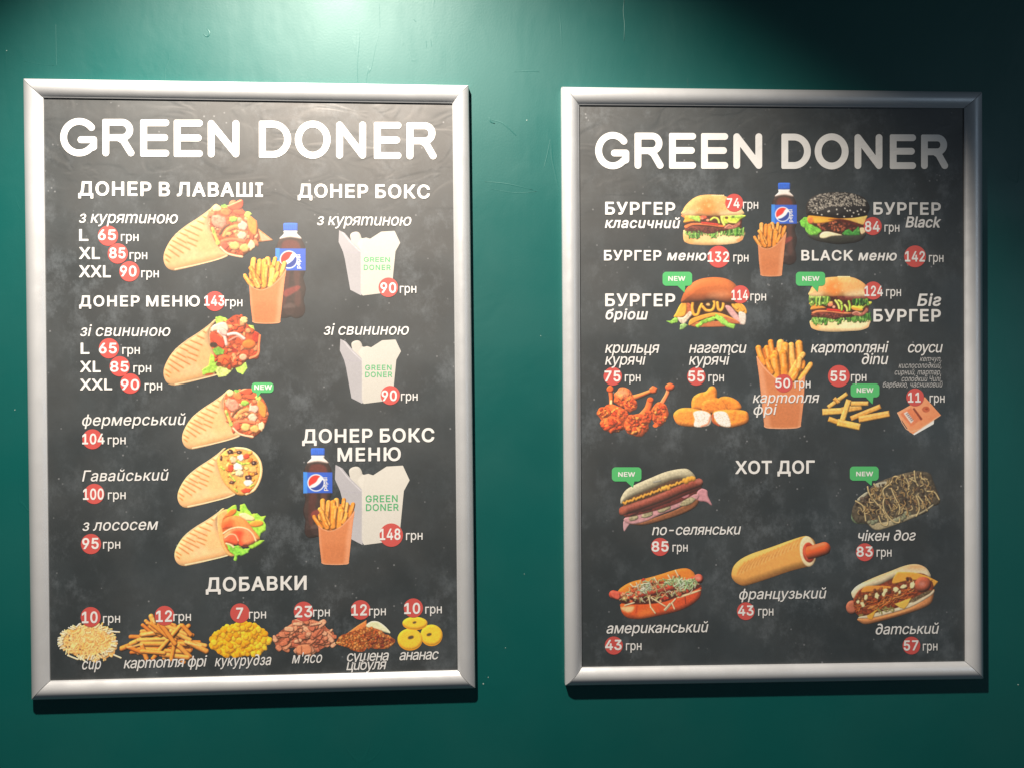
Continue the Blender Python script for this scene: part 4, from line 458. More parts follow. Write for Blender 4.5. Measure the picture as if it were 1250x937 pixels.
def meat():
    a = Art(333,753,411,801,6.944,240,735,10)
    M = [(660,300),(740,220),(820,200),(850,160),(950,155),(1060,170),(1110,220),(1160,250),(1165,360),(1100,370),(1020,410),(980,400),(970,435),(850,438),(840,385),(760,385),(700,395),(670,360)]
    a.poly(M,'9a5238',tex=.25); 
    for x,y in a.scatter(M,120):
        th=a.r.uniform(-50,50); l=a.r.uniform(16,46); t=math.radians(th); w=a.r.uniform(10,24); c,s_=math.cos(t),math.sin(t)
        a.poly([(x-l*c+w*s_,y-l*s_-w*c),(x+l*c+w*s_,y+l*s_-w*c*a.r.uniform(.5,1.3)),(x+l*c-w*s_,y+l*s_+w*c),(x-l*c-w*s_,y-l*s_+w*c)],a.r.choice(['c97a58','d98c66','c06a4a','e09c78','b45f44']),puff=12,k=.8,tex=.15,ts=1.2,rim=.35)
    for q in [(830,240,870,330),(1000,300,1060,220),(860,350,960,345),(990,380,1030,330)]: a.tube([q[:2],q[2:]],5,'5a2c22',op=.7,on=True,puff=0)
    a.poly([(850,370),(940,350),(980,390),(960,436),(860,436)],'cf8058',puff=16,rim=.3); a.tube([(890,370),(890,430)],4,'8a4a30',puff=0)
    return a
def onion():
    a = Art(407,753,486,798,7.8125,400,735,11)
    a.poly([(200,280),(280,220),(370,165),(375,230),(260,290)],'d97a3c',puff=14,tex=.1,sm=False)
    a.poly([(365,220),(410,180),(470,180),(540,220),(600,290),(500,270),(420,260)],'c3c69a',puff=14,k=.6,g2='d8d4b0'); a.tube([(375,215),(420,182),(480,185),(545,230),(590,285)],5,'e4e6c4',puff=0)
    M = [(80,385),(130,310),(210,290),(290,250),(400,235),(500,260),(560,310),(640,350),(630,390),(570,430),(480,440),(380,430),(340,465),(260,460),(200,430),(140,410)]
    a.poly(M,'9c4a20',tex=.3); a.pile(M,260,9,18,['e08a40','d2702c','ea9c54','c25c24','e59048'],el=.6,rim=.3,wob=.35)
    a.pile([(330,300),(450,270),(560,310),(640,350),(560,420),(430,410)],60,8,15,['8a2f18','a83c1c','701f14','c8602c','b85828'],rim=.3,wob=.35)
    a.tube([(75,385),(120,380)],6,'e8a860')
    return a
def pineapple():
    a = Art(482,749,543,795,7.8125,400,735,12)
    def ring(x,y,rx,ry,hx,hy,hr,rot=0):
        a.ell(x,y+8,rx,ry,'d98a14',rot=rot,n=22,tex=.05); a.ell(x,y,rx,ry*.97,'f6b62a',rot=rot,n=22,puff=26,k=.4,tex=.06,ts=1)
        a.ell(hx,hy,hr*1.2,hr*.72,'c89422',rot=-15); a.ell(hx,hy,hr,hr*.55,'4a4028',rot=-15,tex=.02)
    ring(990,305,104,100,967,303,24); ring(785,345,118,102,793,330,28); ring(832,192,118,60,828,188,18)
    for i in range(26):
        t=i/26*6.28; a.tube([(785+50*math.cos(t),345+44*math.sin(t)),(785+105*math.cos(t),345+92*math.sin(t))],2,'e2ab28',puff=0,op=.5,on=True)
    return a
# --- burgers
def green_frill(a, y, x0, x1, h, n=26, cols=('7cc04a','5da238','a6d86a','3f7f2c','b9e27c'), seed=0):
    for i in range(n):
        x = x0+(x1-x0)*(i+.5)/n+a.r.uniform(-8,8); l = h*a.r.uniform(.5,1.1)
        a.tube([(x,y-l*.5),(x+a.r.uniform(-16,16),y),(x+a.r.uniform(-20,20),y+l*.6)],a.r.uniform(7,15),a.r.choice(cols),rim=.3,k=.8)
    for i in range(n//2):
        x = x0+(x1-x0)*a.r.random(); a.tube([(x,y-h*.2),(x+a.r.uniform(-12,12),y+h*.2)],5,'1f4418',op=.75,puff=0,on=True)
def classic(a, big=False):
    """classic burger in the frame of its zoom, big: the stacked version"""
    s = a
    if not big:
        bun = [(158,365),(155,310),(185,250),(240,190),(310,135),(400,100),(520,90),(620,95),(700,105),(790,130),(880,170),(940,230),(975,300),(975,365),(560,385)]
        s.poly([(160,600),(210,580),(600,600),(990,590),(992,690),(960,730),(880,765),(700,785),(500,792),(300,782),(200,755),(165,715)],'ecc088',puff=55,k=.35,tex=.04,g2='e9b878',ang=90)
        s.poly([(600,650),(990,640),(985,700),(860,765),(640,770)],'f1d9aa',on=True,op=.6,soft=3)
        s.poly([(165,650),(300,700),(280,770),(190,740)],'e39a50',on=True,op=.6,soft=2); s.poly([(900,715),(985,660),(980,710),(930,745)],'d4854c',on=True,op=.7,soft=1)
        s.poly([(170,380),(980,370),(960,620),(190,620)],'4a2416',sm=False,tex=.3)
        green_frill(s,620,190,1000,60); green_frill(s,660,250,370,60,10); green_frill(s,660,545,600,50,5); green_frill(s,600,800,1000,90,20)
        s.poly([(180,560),(260,525),(420,530),(560,545),(740,560),(730,590),(640,600),(560,630),(450,625),(380,590),(220,600)],'70352a',puff=22,tex=.3,ts=1.5)
        s.pile([(200,560),(420,535),(740,570),(540,615),(400,585)],30,9,17,['8a4436','7a3a2e','9c5444','5c2820'],rim=.3)
        s.poly([(180,520),(300,485),(500,490),(720,515),(760,530),(700,545),(500,520),(300,515),(200,560)],'e07440',puff=12,k=.7); s.tube([(420,480),(520,490),(640,505)],13,'c93a2c')
        s.poly([(730,560),(780,500),(860,510),(930,460),(960,480),(930,530),(840,570)],'b06a58',puff=16,rim=.2,tex=.2); s.tube([(740,550),(800,510),(850,540)],9,'d89078')
        s.poly([(130,375),(240,380),(400,390),(390,455),(300,460),(165,478),(180,420)],'e8a23c',puff=18,tex=.06); s.ell(160,380,26,20,'e06a3a')
        s.leaf([(230,380),(380,385),(400,440),(390,470),(320,450),(240,420)],'a9cc52','5b8a2c',fr=8,n=8)
        s.poly([(700,375),(1000,372),(1015,400),(960,430),(900,490),(820,480),(740,500),(690,440)],'c3d64c',puff=22,k=.6,tex=.12); s.leaf([(780,380),(980,375),(1005,400),(930,410),(820,410)],'9ed048','4f8a28',fr=7,n=8)
        s.tube([(700,400),(700,450),(730,510)],18,'d9dc6a'); s.tube([(540,440),(590,410),(640,430),(660,480)],15,'c8d257'); s.tube([(760,430),(800,470),(890,480)],13,'e9d668')
        s.ell(445,405,46,26,'d9573c',puff=18); s.ell(500,445,22,18,'f09a78',puff=10); s.ell(420,420,20,14,'ef8a6a'); s.ell(760,410,24,18,'5a3018'); s.ell(850,398,22,12,'3a4a18')
        y0,sc=0,1
    else:
        bun = [(200,375),(198,310),(230,250),(300,195),(370,155),(460,140),(560,135),(660,135),(760,150),(850,195),(910,250),(920,320),(915,375),(560,382)]
        s.poly([(200,690),(330,680),(600,690),(945,670),(948,745),(930,780),(840,815),(700,826),(500,835),(330,825),(230,795),(203,760)],'efcb94',puff=50,k=.35,tex=.04)
        s.poly([(205,700),(320,745),(300,810),(220,780)],'e6a058',on=True,op=.6,soft=2); s.poly([(870,790),(945,730),(940,775)],'d4854c',on=True,op=.7,soft=1); s.poly([(560,720),(940,700),(900,790),(600,800)],'f3dcb2',on=True,op=.6,soft=3)
        s.poly([(205,380),(940,380),(950,470),(930,640),(220,680)],'431f14',sm=False,tex=.3)
        s.poly([(560,385),(930,385),(920,430),(700,435),(580,420)],'6a2a22',tex=.2)
        green_frill(s,680,220,960,55,30); green_frill(s,700,240,420,70,14); green_frill(s,640,760,960,90,22); green_frill(s,705,545,600,55,5)
        s.poly([(215,610),(300,585),(480,595),(720,600),(720,630),(600,650),(520,680),(420,660),(240,640)],'6a3228',puff=20,tex=.3)
        s.pile([(230,610),(480,600),(700,620),(520,665),(400,640)],30,9,16,['8a4436','7a3a2e','9c5444','5c2820'],rim=.3)
        s.poly([(220,590),(300,560),(460,565),(700,590),(740,600),(640,612),(450,590),(300,590),(240,610)],'dd8050',puff=12,k=.7); s.tube([(420,555),(520,562),(620,575)],14,'cf2f24')
        s.poly([(730,620),(760,580),(860,590),(910,530),(940,560),(900,610),(840,640)],'a8604e',puff=15,rim=.2,tex=.2); s.tube([(740,600),(790,580),(840,610)],9,'dc9880')
        s.poly([(180,470),(260,480),(400,530),(300,545),(205,555),(210,510)],'e0923c',puff=18); 
        green_frill(s,430,195,440,110,26,('9ac84e','b7da6a','78aa38','5b8a2c')); s.poly([(740,500),(960,450),(972,485),(900,510),(850,560),(740,550)],'cdd64c',puff=18,k=.6); green_frill(s,455,740,930,70,18,('4a8a2c','2f6a22','6cb040','1c4418'))
        s.poly([(720,520),(850,545),(870,560),(830,572),(740,555)],'e89a3c',puff=8)
        for q in [(520,440,570,540),(590,470,600,560),(640,500,670,570),(690,450,700,560),(600,480,560,440)]: s.tube([q[:2],((q[0]+q[2])/2+10,(q[1]+q[3])/2),q[2:]],15,a.r.choice(['bcd45a','a6c848','d0de70']),k=.8)
        s.ell(455,490,36,26,'e8835c',puff=14); s.ell(500,520,20,18,'f3a080',puff=9); s.ell(460,460,26,12,'d8b05c')
    s.poly(bun,'e0a463',puff=90,k=.4,tex=.05,ts=2)
    X = lambda x, y: (x, y) if not big else (200+(x-158)*.885, 45+(y)*.9)
    s.ell(*X(500,240),100,95,'dd7226',on=True,op=.55,soft=4,wob=.2); s.ell(*X(480,300),70,50,'dd7a34',on=True,op=.5,soft=3); s.ell(*X(520,240),24,22,'f0b070',on=True,soft=2,op=.8)
    s.poly([X(700,330),X(960,290),X(972,362),X(700,368)],'f3e2b4',on=True,op=.75,soft=4); s.poly([X(165,330),X(300,320),X(300,366),X(165,366)],'f5dfae',on=True,op=.7,soft=4)
    for i in range(46):
        x = a.r.uniform(200,900); y = a.r.uniform(125,330)
        if (x-540)**2/370**2+(y-330)**2/215**2 < 1: s.ell(*X(x,y),7,5,a.r.choice(['d8955a','c98248','f3d09c']),on=True,rot=a.r.random()*180,op=.7)
    for x in range(560,720,26): s.ell(*X(x,100),13,8,'f0cc98')
def black_burger(a):
    s=a
    s.poly([(165,640),(400,650),(700,650),(900,620),(880,690),(800,735),(680,755),(560,765),(440,750),(300,725),(210,690)],'37382f',puff=40,k=.7,tex=.1,g2='242620')
    s.poly([(160,400),(900,400),(880,640),(200,640)],'3a1c10',sm=False,tex=.2)
    s.leaf([(65,480),(120,420),(180,430),(200,500),(260,540),(330,570),(350,600),(290,650),(200,650),(150,610),(130,560),(80,530)],'6cb83c','3a7a22',fr=11,n=22)
    s.pile([(300,490),(560,480),(780,500),(760,570),(600,600),(420,600),(310,560)],46,14,26,['a8583c','8c4028','c06a48','9a4a30'],rim=.3,k=.8)
    s.poly([(600,470),(820,490),(800,570),(640,590),(620,520)],'4a1a12',op=.55,on=True,soft=3,tex=.2)
    s.poly([(160,460),(180,400),(260,405),(600,440),(560,455),(400,490),(250,500),(200,510)],'e89a2c',puff=18,k=.6); s.ell(210,465,42,44,'d4713a',puff=22); s.poly([(240,430),(420,440),(420,475),(260,490)],'f0ac3c',on=True,soft=2)
    s.poly([(560,440),(760,430),(915,400),(910,450),(880,520),(800,500),(700,470)],'e8a040',puff=16,k=.6,g2='f0c06c',ang=0); s.poly([(430,450),(600,445),(780,500),(860,540),(820,540),(640,480)],'5a1c10',op=.8,soft=1)
    s.poly([(320,650),(360,610),(440,605),(580,640),(600,655),(470,665),(390,690),(330,685)],'ecdcb0',puff=18,k=.5); s.poly([(830,560),(900,560),(910,600),(850,640)],'e6c69a',puff=12)
    s.leaf([(600,640),(640,590),(690,570),(740,610),(810,540),(835,600),(830,650),(700,655)],'3f8e3a','1f5a24',fr=8,n=12)
    bun=[(155,390),(145,320),(150,260),(190,190),(270,140),(380,112),(520,102),(680,108),(800,135),(890,180),(940,250),(955,310),(930,370),(900,405),(750,425),(560,435),(400,415),(240,400)]
    s.poly(bun,'262423',puff=110,k=.9,tex=.1); s.ell(400,330,170,60,'4a4846',on=True,op=.45,soft=5)
    for x,y in a.scatter([(165,250),(200,190),(290,140),(400,118),(560,110),(700,118),(820,155),(900,210),(930,280),(800,270),(640,290),(480,290),(330,330),(240,370),(180,330)],420):
        s.ell(x,y,8.5,5,a.r.choice(['c8bfae','a89f90','ded6c4','8a8278','cfc6b4']),rot=a.r.random()*180,n=6,on=True)
    for x,y in [(425,350),(440,343),(545,383),(535,323),(630,413),(728,410),(750,365),(705,335),(670,340),(800,345),(815,385),(890,350),(845,325),(345,390),(290,370),(640,310)]: s.ell(x,y,11,8,'efe8d8',rot=a.r.random()*180)
def brioche(a):
    s=a
    s.poly([(400,680),(600,640),(760,650),(930,690),(800,710),(640,715),(480,715)],'b8683c',puff=12)
    s.poly([(330,430),(900,430),(960,600),(820,640),(520,640),(360,600)],'3a2012',tex=.3)
    s.poly([(340,440),(420,450),(440,540),(320,600),(230,590)],'c0603a',puff=15,tex=.2)
    s.poly([(300,440),(360,430),(370,500),(340,590),(220,600),(240,550)],'efa63a',puff=20,k=.6); s.leaf([(125,645),(180,640),(230,600),(270,610),(260,660),(190,675)],'8ac04c','4f8a30',fr=7,n=6)
    s.poly([(260,600),(330,600),(400,530),(440,560),(400,610),(340,680),(290,660)],'d0bca4',puff=16,tex=.15); s.leaf([(290,690),(340,670),(380,690),(330,740),(285,745)],'8fb46a','5a8a40',fr=7,n=6)
    s.poly([(820,465),(880,470),(960,560),(1010,640),(1040,680),(980,680),(900,600),(840,520)],'c99492',puff=20,k=.6,g2='d8aaa4'); s.poly([(900,430),(1010,440),(1065,500),(1065,560),(960,540),(910,480)],'eda43c',puff=16); s.poly([(980,540),(1060,560),(1055,680),(1000,670)],'d8c8ba',puff=14)
    s.poly([(390,680),(420,620),(560,570),(700,545),(820,570),(960,640),(980,680),(820,640),(700,590),(520,640),(410,695)],'e39a3c',puff=14); s.poly([(800,590),(960,640),(975,675),(840,660)],'b9673c',puff=10)
    s.leaf([(470,700),(540,640),(680,590),(720,600),(700,630),(560,680),(500,725)],'8fca44','4f9030',fr=9,n=16); s.leaf([(700,560),(780,590),(860,660),(940,690),(920,735),(860,720),(780,680),(710,620)],'93cc50','5a9a38',fr=9,n=16)
    for L in [[(440,430),(435,500),(455,570),(500,565),(520,500),(545,450)],[(560,480),(600,520),(660,520),(690,480),(690,410)],[(730,430),(740,500),(770,520),(795,480),(800,430)],[(910,430),(920,470),(960,500)],[(980,440),(1000,480),(1030,520)]]: s.tube(L,18,'f2a83a',k=.7)
    s.ell(620,450,26,16,'d8b070'); s.ell(660,440,22,22,'2e2c14')
    bun=[(305,430),(320,350),(360,270),(430,200),(520,155),(620,135),(740,132),(850,155),(940,215),(990,300),(1000,380),(990,430),(850,440),(700,405),(560,420),(420,425)]
    s.poly(bun,'b9622f',puff=110,k=.75,tex=.03,g2='b05a2c'); s.ell(740,340,110,30,'dd9a70',on=True,op=.6,soft=5,rot=-6); s.poly([(310,430),(330,350),(400,330),(420,420)],'7d3c22',on=True,op=.55,soft=5); s.ell(680,200,200,50,'d07a3e',on=True,op=.4,soft=6); s.ell(500,370,70,26,'9e5534',on=True,op=.5,soft=4)
# --- fried things
def wings():
    a = Art(727,465,826,537,6.25,720,455,21); O=['e2622a','ee7a34','d24e20','f0903e','c8441c']
    def lump(x,y,rx,ry,n=16):
        a.ell(x,y,rx,ry,'d65a26',wob=.1,puff=rx*.6,tex=.2,ts=2,n=16)
        P=[(x+rx*.8*math.cos(t/10*6.28),y+ry*.8*math.sin(t/10*6.28)) for t in range(10)]
        a.pile(P,n,rx*.16,rx*.34,O,rim=.25,k=.8,wob=.35,tex=.2)
        a.strands(P,n//2,rx*.5,3,['9c2e14','b83a18'],on=True,op=.6,puff=0)
    a.tube([(600,105),(590,160),(545,240)],13,'e87a4a',r2=18,k=.9); a.ell(610,107,36,30,'d9562a',puff=22,k=.9,wob=.08)
    a.tube([(300,200),(380,175),(480,135)],24,'e06c34',r2=15,k=.9); a.ell(485,128,32,28,'dc6232',puff=18,k=.9,wob=.1)
    lump(255,190,72,75); a.ell(245,150,45,32,'f2a878',on=True,soft=4,op=.7); lump(310,240,52,55); 
    a.tube([(155,115),(163,190),(160,262)],19,'df6430',r2=13,k=.9); a.ell(155,125,27,25,'d0521f',puff=14,k=.8); a.tube([(163,215),(160,262)],9,'f0d090')
    lump(170,320,105,75,26); lump(180,390,95,58,24); lump(105,300,52,44,12); lump(250,320,44,50)
    a.tube([(460,210),(440,280),(380,350)],24,'e2602c',r2=34,k=.9); a.ell(462,205,24,20,'d2521f',puff=12)
    lump(360,400,95,85,30); lump(330,350,52,36); lump(530,310,66,90,26); lump(440,330,44,50); a.ell(500,400,20,14,'d95f28')
    return a
def nuggets():
    a = Art(820,470,917,525,6.25,720,455,22)
    def n(P): a.poly(P,'ee8a30',puff=34,k=.65,tex=.08,ts=1.6); 
    n([(775,250),(785,190),(830,155),(885,140),(915,105),(950,105),(970,140),(972,200),(1000,250),(960,280),(800,280)])
    n([(985,195),(1030,178),(1090,190),(1140,225),(1155,275),(1080,290),(1010,250)]); a.poly([(1000,200),(1060,215),(1110,270),(1050,270)],'cf7026',on=True,op=.7,soft=3,tex=.2)
    n([(850,240),(900,200),(960,190),(1010,205),(1045,260),(1040,300),(880,300)]); a.poly([(860,240),(960,205),(1030,270),(900,290)],'d0702a',on=True,op=.6,soft=3,tex=.25)
    n([(640,340),(645,300),(690,270),(760,265),(840,280),(915,300),(930,350),(905,400),(800,410),(680,395)])
    n([(940,300),(1000,280),(1100,278),(1190,290),(1212,330),(1200,380),(1110,410),(1060,415),(980,400),(935,370)])
    a.poly([(790,300),(850,285),(910,305),(928,345),(905,400),(800,408),(800,350)],'ddd0c2',puff=12,k=.3,tex=.14,ts=1); a.poly([(945,305),(1000,290),(1050,310),(1075,405),(1000,400),(960,360)],'ddd2c4',puff=12,k=.3,tex=.14,ts=1)
    a.tube([(920,330),(900,385),(850,405)],7,'cf7a58',op=.8); a.tube([(938,320),(945,370),(985,398)],8,'a8482c',op=.8)
    a.pile([(660,300),(780,280),(780,390),(680,380)],26,6,12,['f29a40','e27a26'],rim=.05,op=.35); a.pile([(1080,290),(1190,300),(1190,380),(1090,400)],26,6,12,['f29a40','e27a26'],rim=.05,op=.35); a.pile([(790,180),(950,130),(960,220),(800,250)],26,6,12,['f29a40','e27a26'],rim=.05,op=.35)
    return a
def dips():
    a = Art(1001,476,1091,528,7.353,995,470,23)
    def f(q,w,c='d8a34c'):
        x0,y0,x1,y1=q; L=math.hypot(x1-x0,y1-y0); nx,ny=-(y1-y0)/L*w,(x1-x0)/L*w
        a.poly([(x0+nx,y0+ny),(x1+nx*.9,y1+ny*.9),(x1-nx,y1-ny),(x0-nx,y0-ny)],c,sm=False,puff=14,k=.7,tex=.1,rim=.2)
        a.tube([(x0+(x1-x0)*.06-nx*.5,y0+(y1-y0)*.06-ny*.5),(x1-(x1-x0)*.06-nx*.5,y1-(y1-y0)*.06-ny*.5)],w*.25,'eec47c',on=True,op=.6,puff=0)
    f((115,200,290,75),20); f((170,115,215,160),18,'c98f3c'); f((65,240,250,230),30,'e0ab54'); f((240,225,420,195),28,'cf9846'); f((320,165,480,165),22,'d9a24c'); f((240,330,305,130),26,'e2b056'); f((320,300,590,190),24,'d39440'); f((390,305,670,255),30,'dba04a'); f((120,300,260,350),24,'d0983e'); f((200,330,405,375),32,'dfae50')
    return a
def sauce():
    a = Art(1091,482,1152,532,7.353,995,470,24)
    a.poly([(870,430),(890,445),(1065,345),(1068,305),(1040,290)],'e6e2da',sm=False,tex=.02)
    a.poly([(735,245),(985,105),(1130,268),(880,435),(850,420)],'ec9c70',sm=False,tex=.05,g2='e08858',ang=40); a.tube([(740,245),(860,415),(1120,270)],3,'eeb08c',puff=0)
    a.poly([(765,255),(860,200),(945,310),(860,370)],'d67a50',sm=False,on=True,tex=.05)
    a.poly([(795,250),(825,232),(885,315),(860,340)],'d8cfc6',sm=False,tex=.03)
    for i in range(5): a.tube([(818+i*11,258+i*14),(833+i*11,250+i*14)],3,'4a3a40',puff=0)
    a.poly([(875,210),(890,200),(965,300),(950,315)],'6a2414',sm=False,op=.8); a.ell(995,215,34,26,'9c4026',op=.7); a.ell(995,215,26,19,'c4623c'); a.ell(1000,212,14,8,'8a3822',op=.7)
    return a
# --- hot dogs
def village():
    a = Art(753,569,873,651,8.93,740,560,31)
    a.poly([(185,700),(200,670),(260,690),(230,740),(195,785)],'c99aa0',puff=10); a.poly([(980,380),(1030,320),(1100,340),(1110,400),(1155,505),(1090,465),(990,450)],'cf9098',puff=16,k=.6)
    a.poly([(180,470),(300,380),(560,270),(800,190),(960,180),(1000,260),(980,440),(600,600),(260,690),(200,620)],'5a3a24',tex=.25,sm=False)
    a.poly([(250,700),(400,680),(600,610),(780,540),(960,440),(1010,460),(960,530),(820,600),(640,660),(430,715),(310,715)],'8a5434',puff=22,k=.7,tex=.12)
    a.poly([(200,640),(500,560),(960,380),(990,440),(780,530),(600,600),(420,680),(260,705)],'cf969a',tex=.1,puff=18)
    for q in [(300,640,55,30),(450,600,70,34),(630,535,78,36),(890,460,92,34)]: a.ell(q[0],q[1],q[2],q[3],'aaa07c',rot=-22,wob=.12,puff=16,k=.6,tex=.2,rim=.2)
    a.poly([(200,600),(400,560),(600,500),(800,420),(990,330),(970,370),(800,470),(600,540),(380,600),(230,630)],'6a2a26',tex=.2,puff=12); a.ell(860,390,46,30,'c07c84',rot=-20)
    for q in [(260,600,330,575),(390,550,480,530),(560,480,690,450)]: a.tube([q[:2],q[2:]],22,'8c3a34',k=.9)
    a.tube([(170,580),(420,530),(600,470),(820,380),(1010,300)],30,'5f2620',k=.5); a.tube([(185,560),(400,490),(620,410),(830,320),(1010,255)],46,'8e4434',k=.75,tex=.12); a.ell(175,555,36,38,'c4664a',on=True,op=.8,soft=3); a.tube([(200,530),(420,455),(640,370)],10,'c4786a',on=True,op=.6,soft=1.5,puff=0); a.ell(1010,235,36,26,'b86858',on=True,soft=2)
    bun=[(155,460),(165,410),(220,330),(330,270),(480,205),(640,140),(780,108),(880,105),(945,150),(975,205),(930,215),(800,210),(680,240),(560,290),(420,350),(280,410),(190,470),(165,490)]
    a.poly(bun,'c2b99a',puff=45,k=.6,tex=.08); a.tube([(300,265),(480,190),(660,120),(800,98)],7,'9a5c38',on=True,op=.6); a.poly([(200,440),(440,320),(680,215),(920,170),(960,200),(780,215),(560,300),(300,410)],'7a6a4c',on=True,op=.5,soft=3); a.tube([(520,250),(590,235)],7,'9a9a94',on=True,soft=1)
    x=190
    pts=[(190+i*19.5, 480-i*7.1+(12 if i%2 else -12)*(.6+.5*math.sin(i*1.3))) for i in range(40)]
    a.tube(pts,15,'e8a43c',k=.8,sm=False,rim=.2); a.tube(pts[22:26],24,'f0ae44'); a.tube(pts[34:],26,'eda63c')
    return a
def chicken_dog():
    a = Art(1036,573,1151,649,8.93,1020,560,32)
    body=[(175,600),(215,470),(330,370),(430,270),(620,190),(860,130),(1020,150),(1060,220),(1090,300),(1140,440),(1120,490),(1040,520),(990,580),(860,630),(700,690),(560,745),(430,768),(330,700),(230,690)]
    a.poly([(170,600),(230,560),(330,640),(340,700),(200,690)],'5c6e52',puff=16,tex=.2); a.poly(body,'4a4234',puff=30,tex=.3,ts=2)
    a.poly([(240,430),(330,360),(350,375),(260,450)],'a8a48c',puff=8); a.poly([(340,680),(420,690),(560,680),(700,620),(900,590),(1060,490),(1040,530),(860,632),(560,748),(430,768)],'a09474',puff=20,tex=.1); a.poly([(430,270),(560,240),(540,290),(450,310)],'aca68e',puff=8)
    IN=[(230,470),(350,390),(450,300),(620,215),(860,160),(1030,180),(1060,300),(1110,430),(980,520),(800,600),(620,650),(400,650),(260,600)]
    a.pile(IN,150,9,24,['3a2c22','5c4a3a','7a6a50','8c7a5c','4a382c','6b5a4c','9a8a68','35251c'],rim=.3,wob=.35,tex=.2)
    a.pile([(340,680),(560,640),(800,560),(860,590),(560,720)],14,20,36,['7c8268','8a8a6c'],rim=.2)
    a.strands(IN,60,60,6,['a8845a','c2a06c','8a6444','2e1c14'],k=.8,rim=.2)
    for L in [[(220,455),(300,510),(320,600),(330,670)],[(350,300),(370,380),(440,470),(520,560),(570,650),(560,720),(500,700),(470,620)],[(530,400),(520,330),(600,260),(640,190),(700,200)],[(540,410),(520,480),(540,570),(620,670),(690,690),(700,650)],[(610,320),(650,420),(700,520),(690,600)],[(740,170),(790,250),(800,330)],[(860,130),(870,230),(900,290)],[(810,210),(880,250)],[(880,400),(910,480),(910,560),(880,620)],[(900,400),(960,480),(1000,560)],[(980,400),(1030,480)],[(1000,350),(1080,360),(1130,440)],[(930,150),(940,210),(1000,220)],[(420,270),(460,340)]]:
        a.tube(L,9,'dcc48c',k=.9,rim=.3)
    a.strands(IN,110,60,7,['dcc088','c8aa70','b8935c'],a0=35,a1=120,bend=.6,k=.9,rim=.3)
    return a
def french():
    a = Art(890,651,1018,716,8.333,880,640,33)
    bun=[(108,500),(130,420),(200,350),(320,290),(500,230),(680,165),(820,120),(880,115),(940,150),(965,210),(960,330),(960,370),(910,420),(860,430),(700,470),(500,540),(330,595),(230,618),(160,590),(120,550)]
    a.poly(bun,'d9994c',puff=80,k=.65,tex=.04,g2='dfa04e',ang=0); a.poly([(150,580),(330,560),(600,480),(860,410),(850,430),(500,540),(230,618)],'cf8038',on=True,op=.5,soft=3)
    for i in range(17):
        x=170+i*38; y=500-i*18
        a.tube([(x,y),(x+28,y-55),(x+75,y-118+i*1.5)],6,'b8742c',on=True,op=.6,puff=0,soft=.8); a.tube([(x+14,y+4),(x+42,y-50),(x+88,y-112+i*1.5)],5,'ecbd78',on=True,op=.6,puff=0,soft=.8)
    a.ell(885,270,82,155,'e6cda2',rot=-6,n=18,puff=20,k=.4,tex=.05); a.ell(895,280,62,102,'b03a22',rot=-6,puff=20,tex=.06); a.ell(905,290,44,80,'7c2416',rot=-6,op=.6,soft=2)
    a.tube([(905,280),(960,268),(1050,240)],66,'d95828',k=.75,tex=.03,sm=False); a.tube([(920,235),(990,205),(1060,190)],9,'f09a78',op=.7,soft=2,puff=0,on=True); a.tube([(860,220),(850,280),(880,350)],9,'cf5a44',op=.7)
    return a
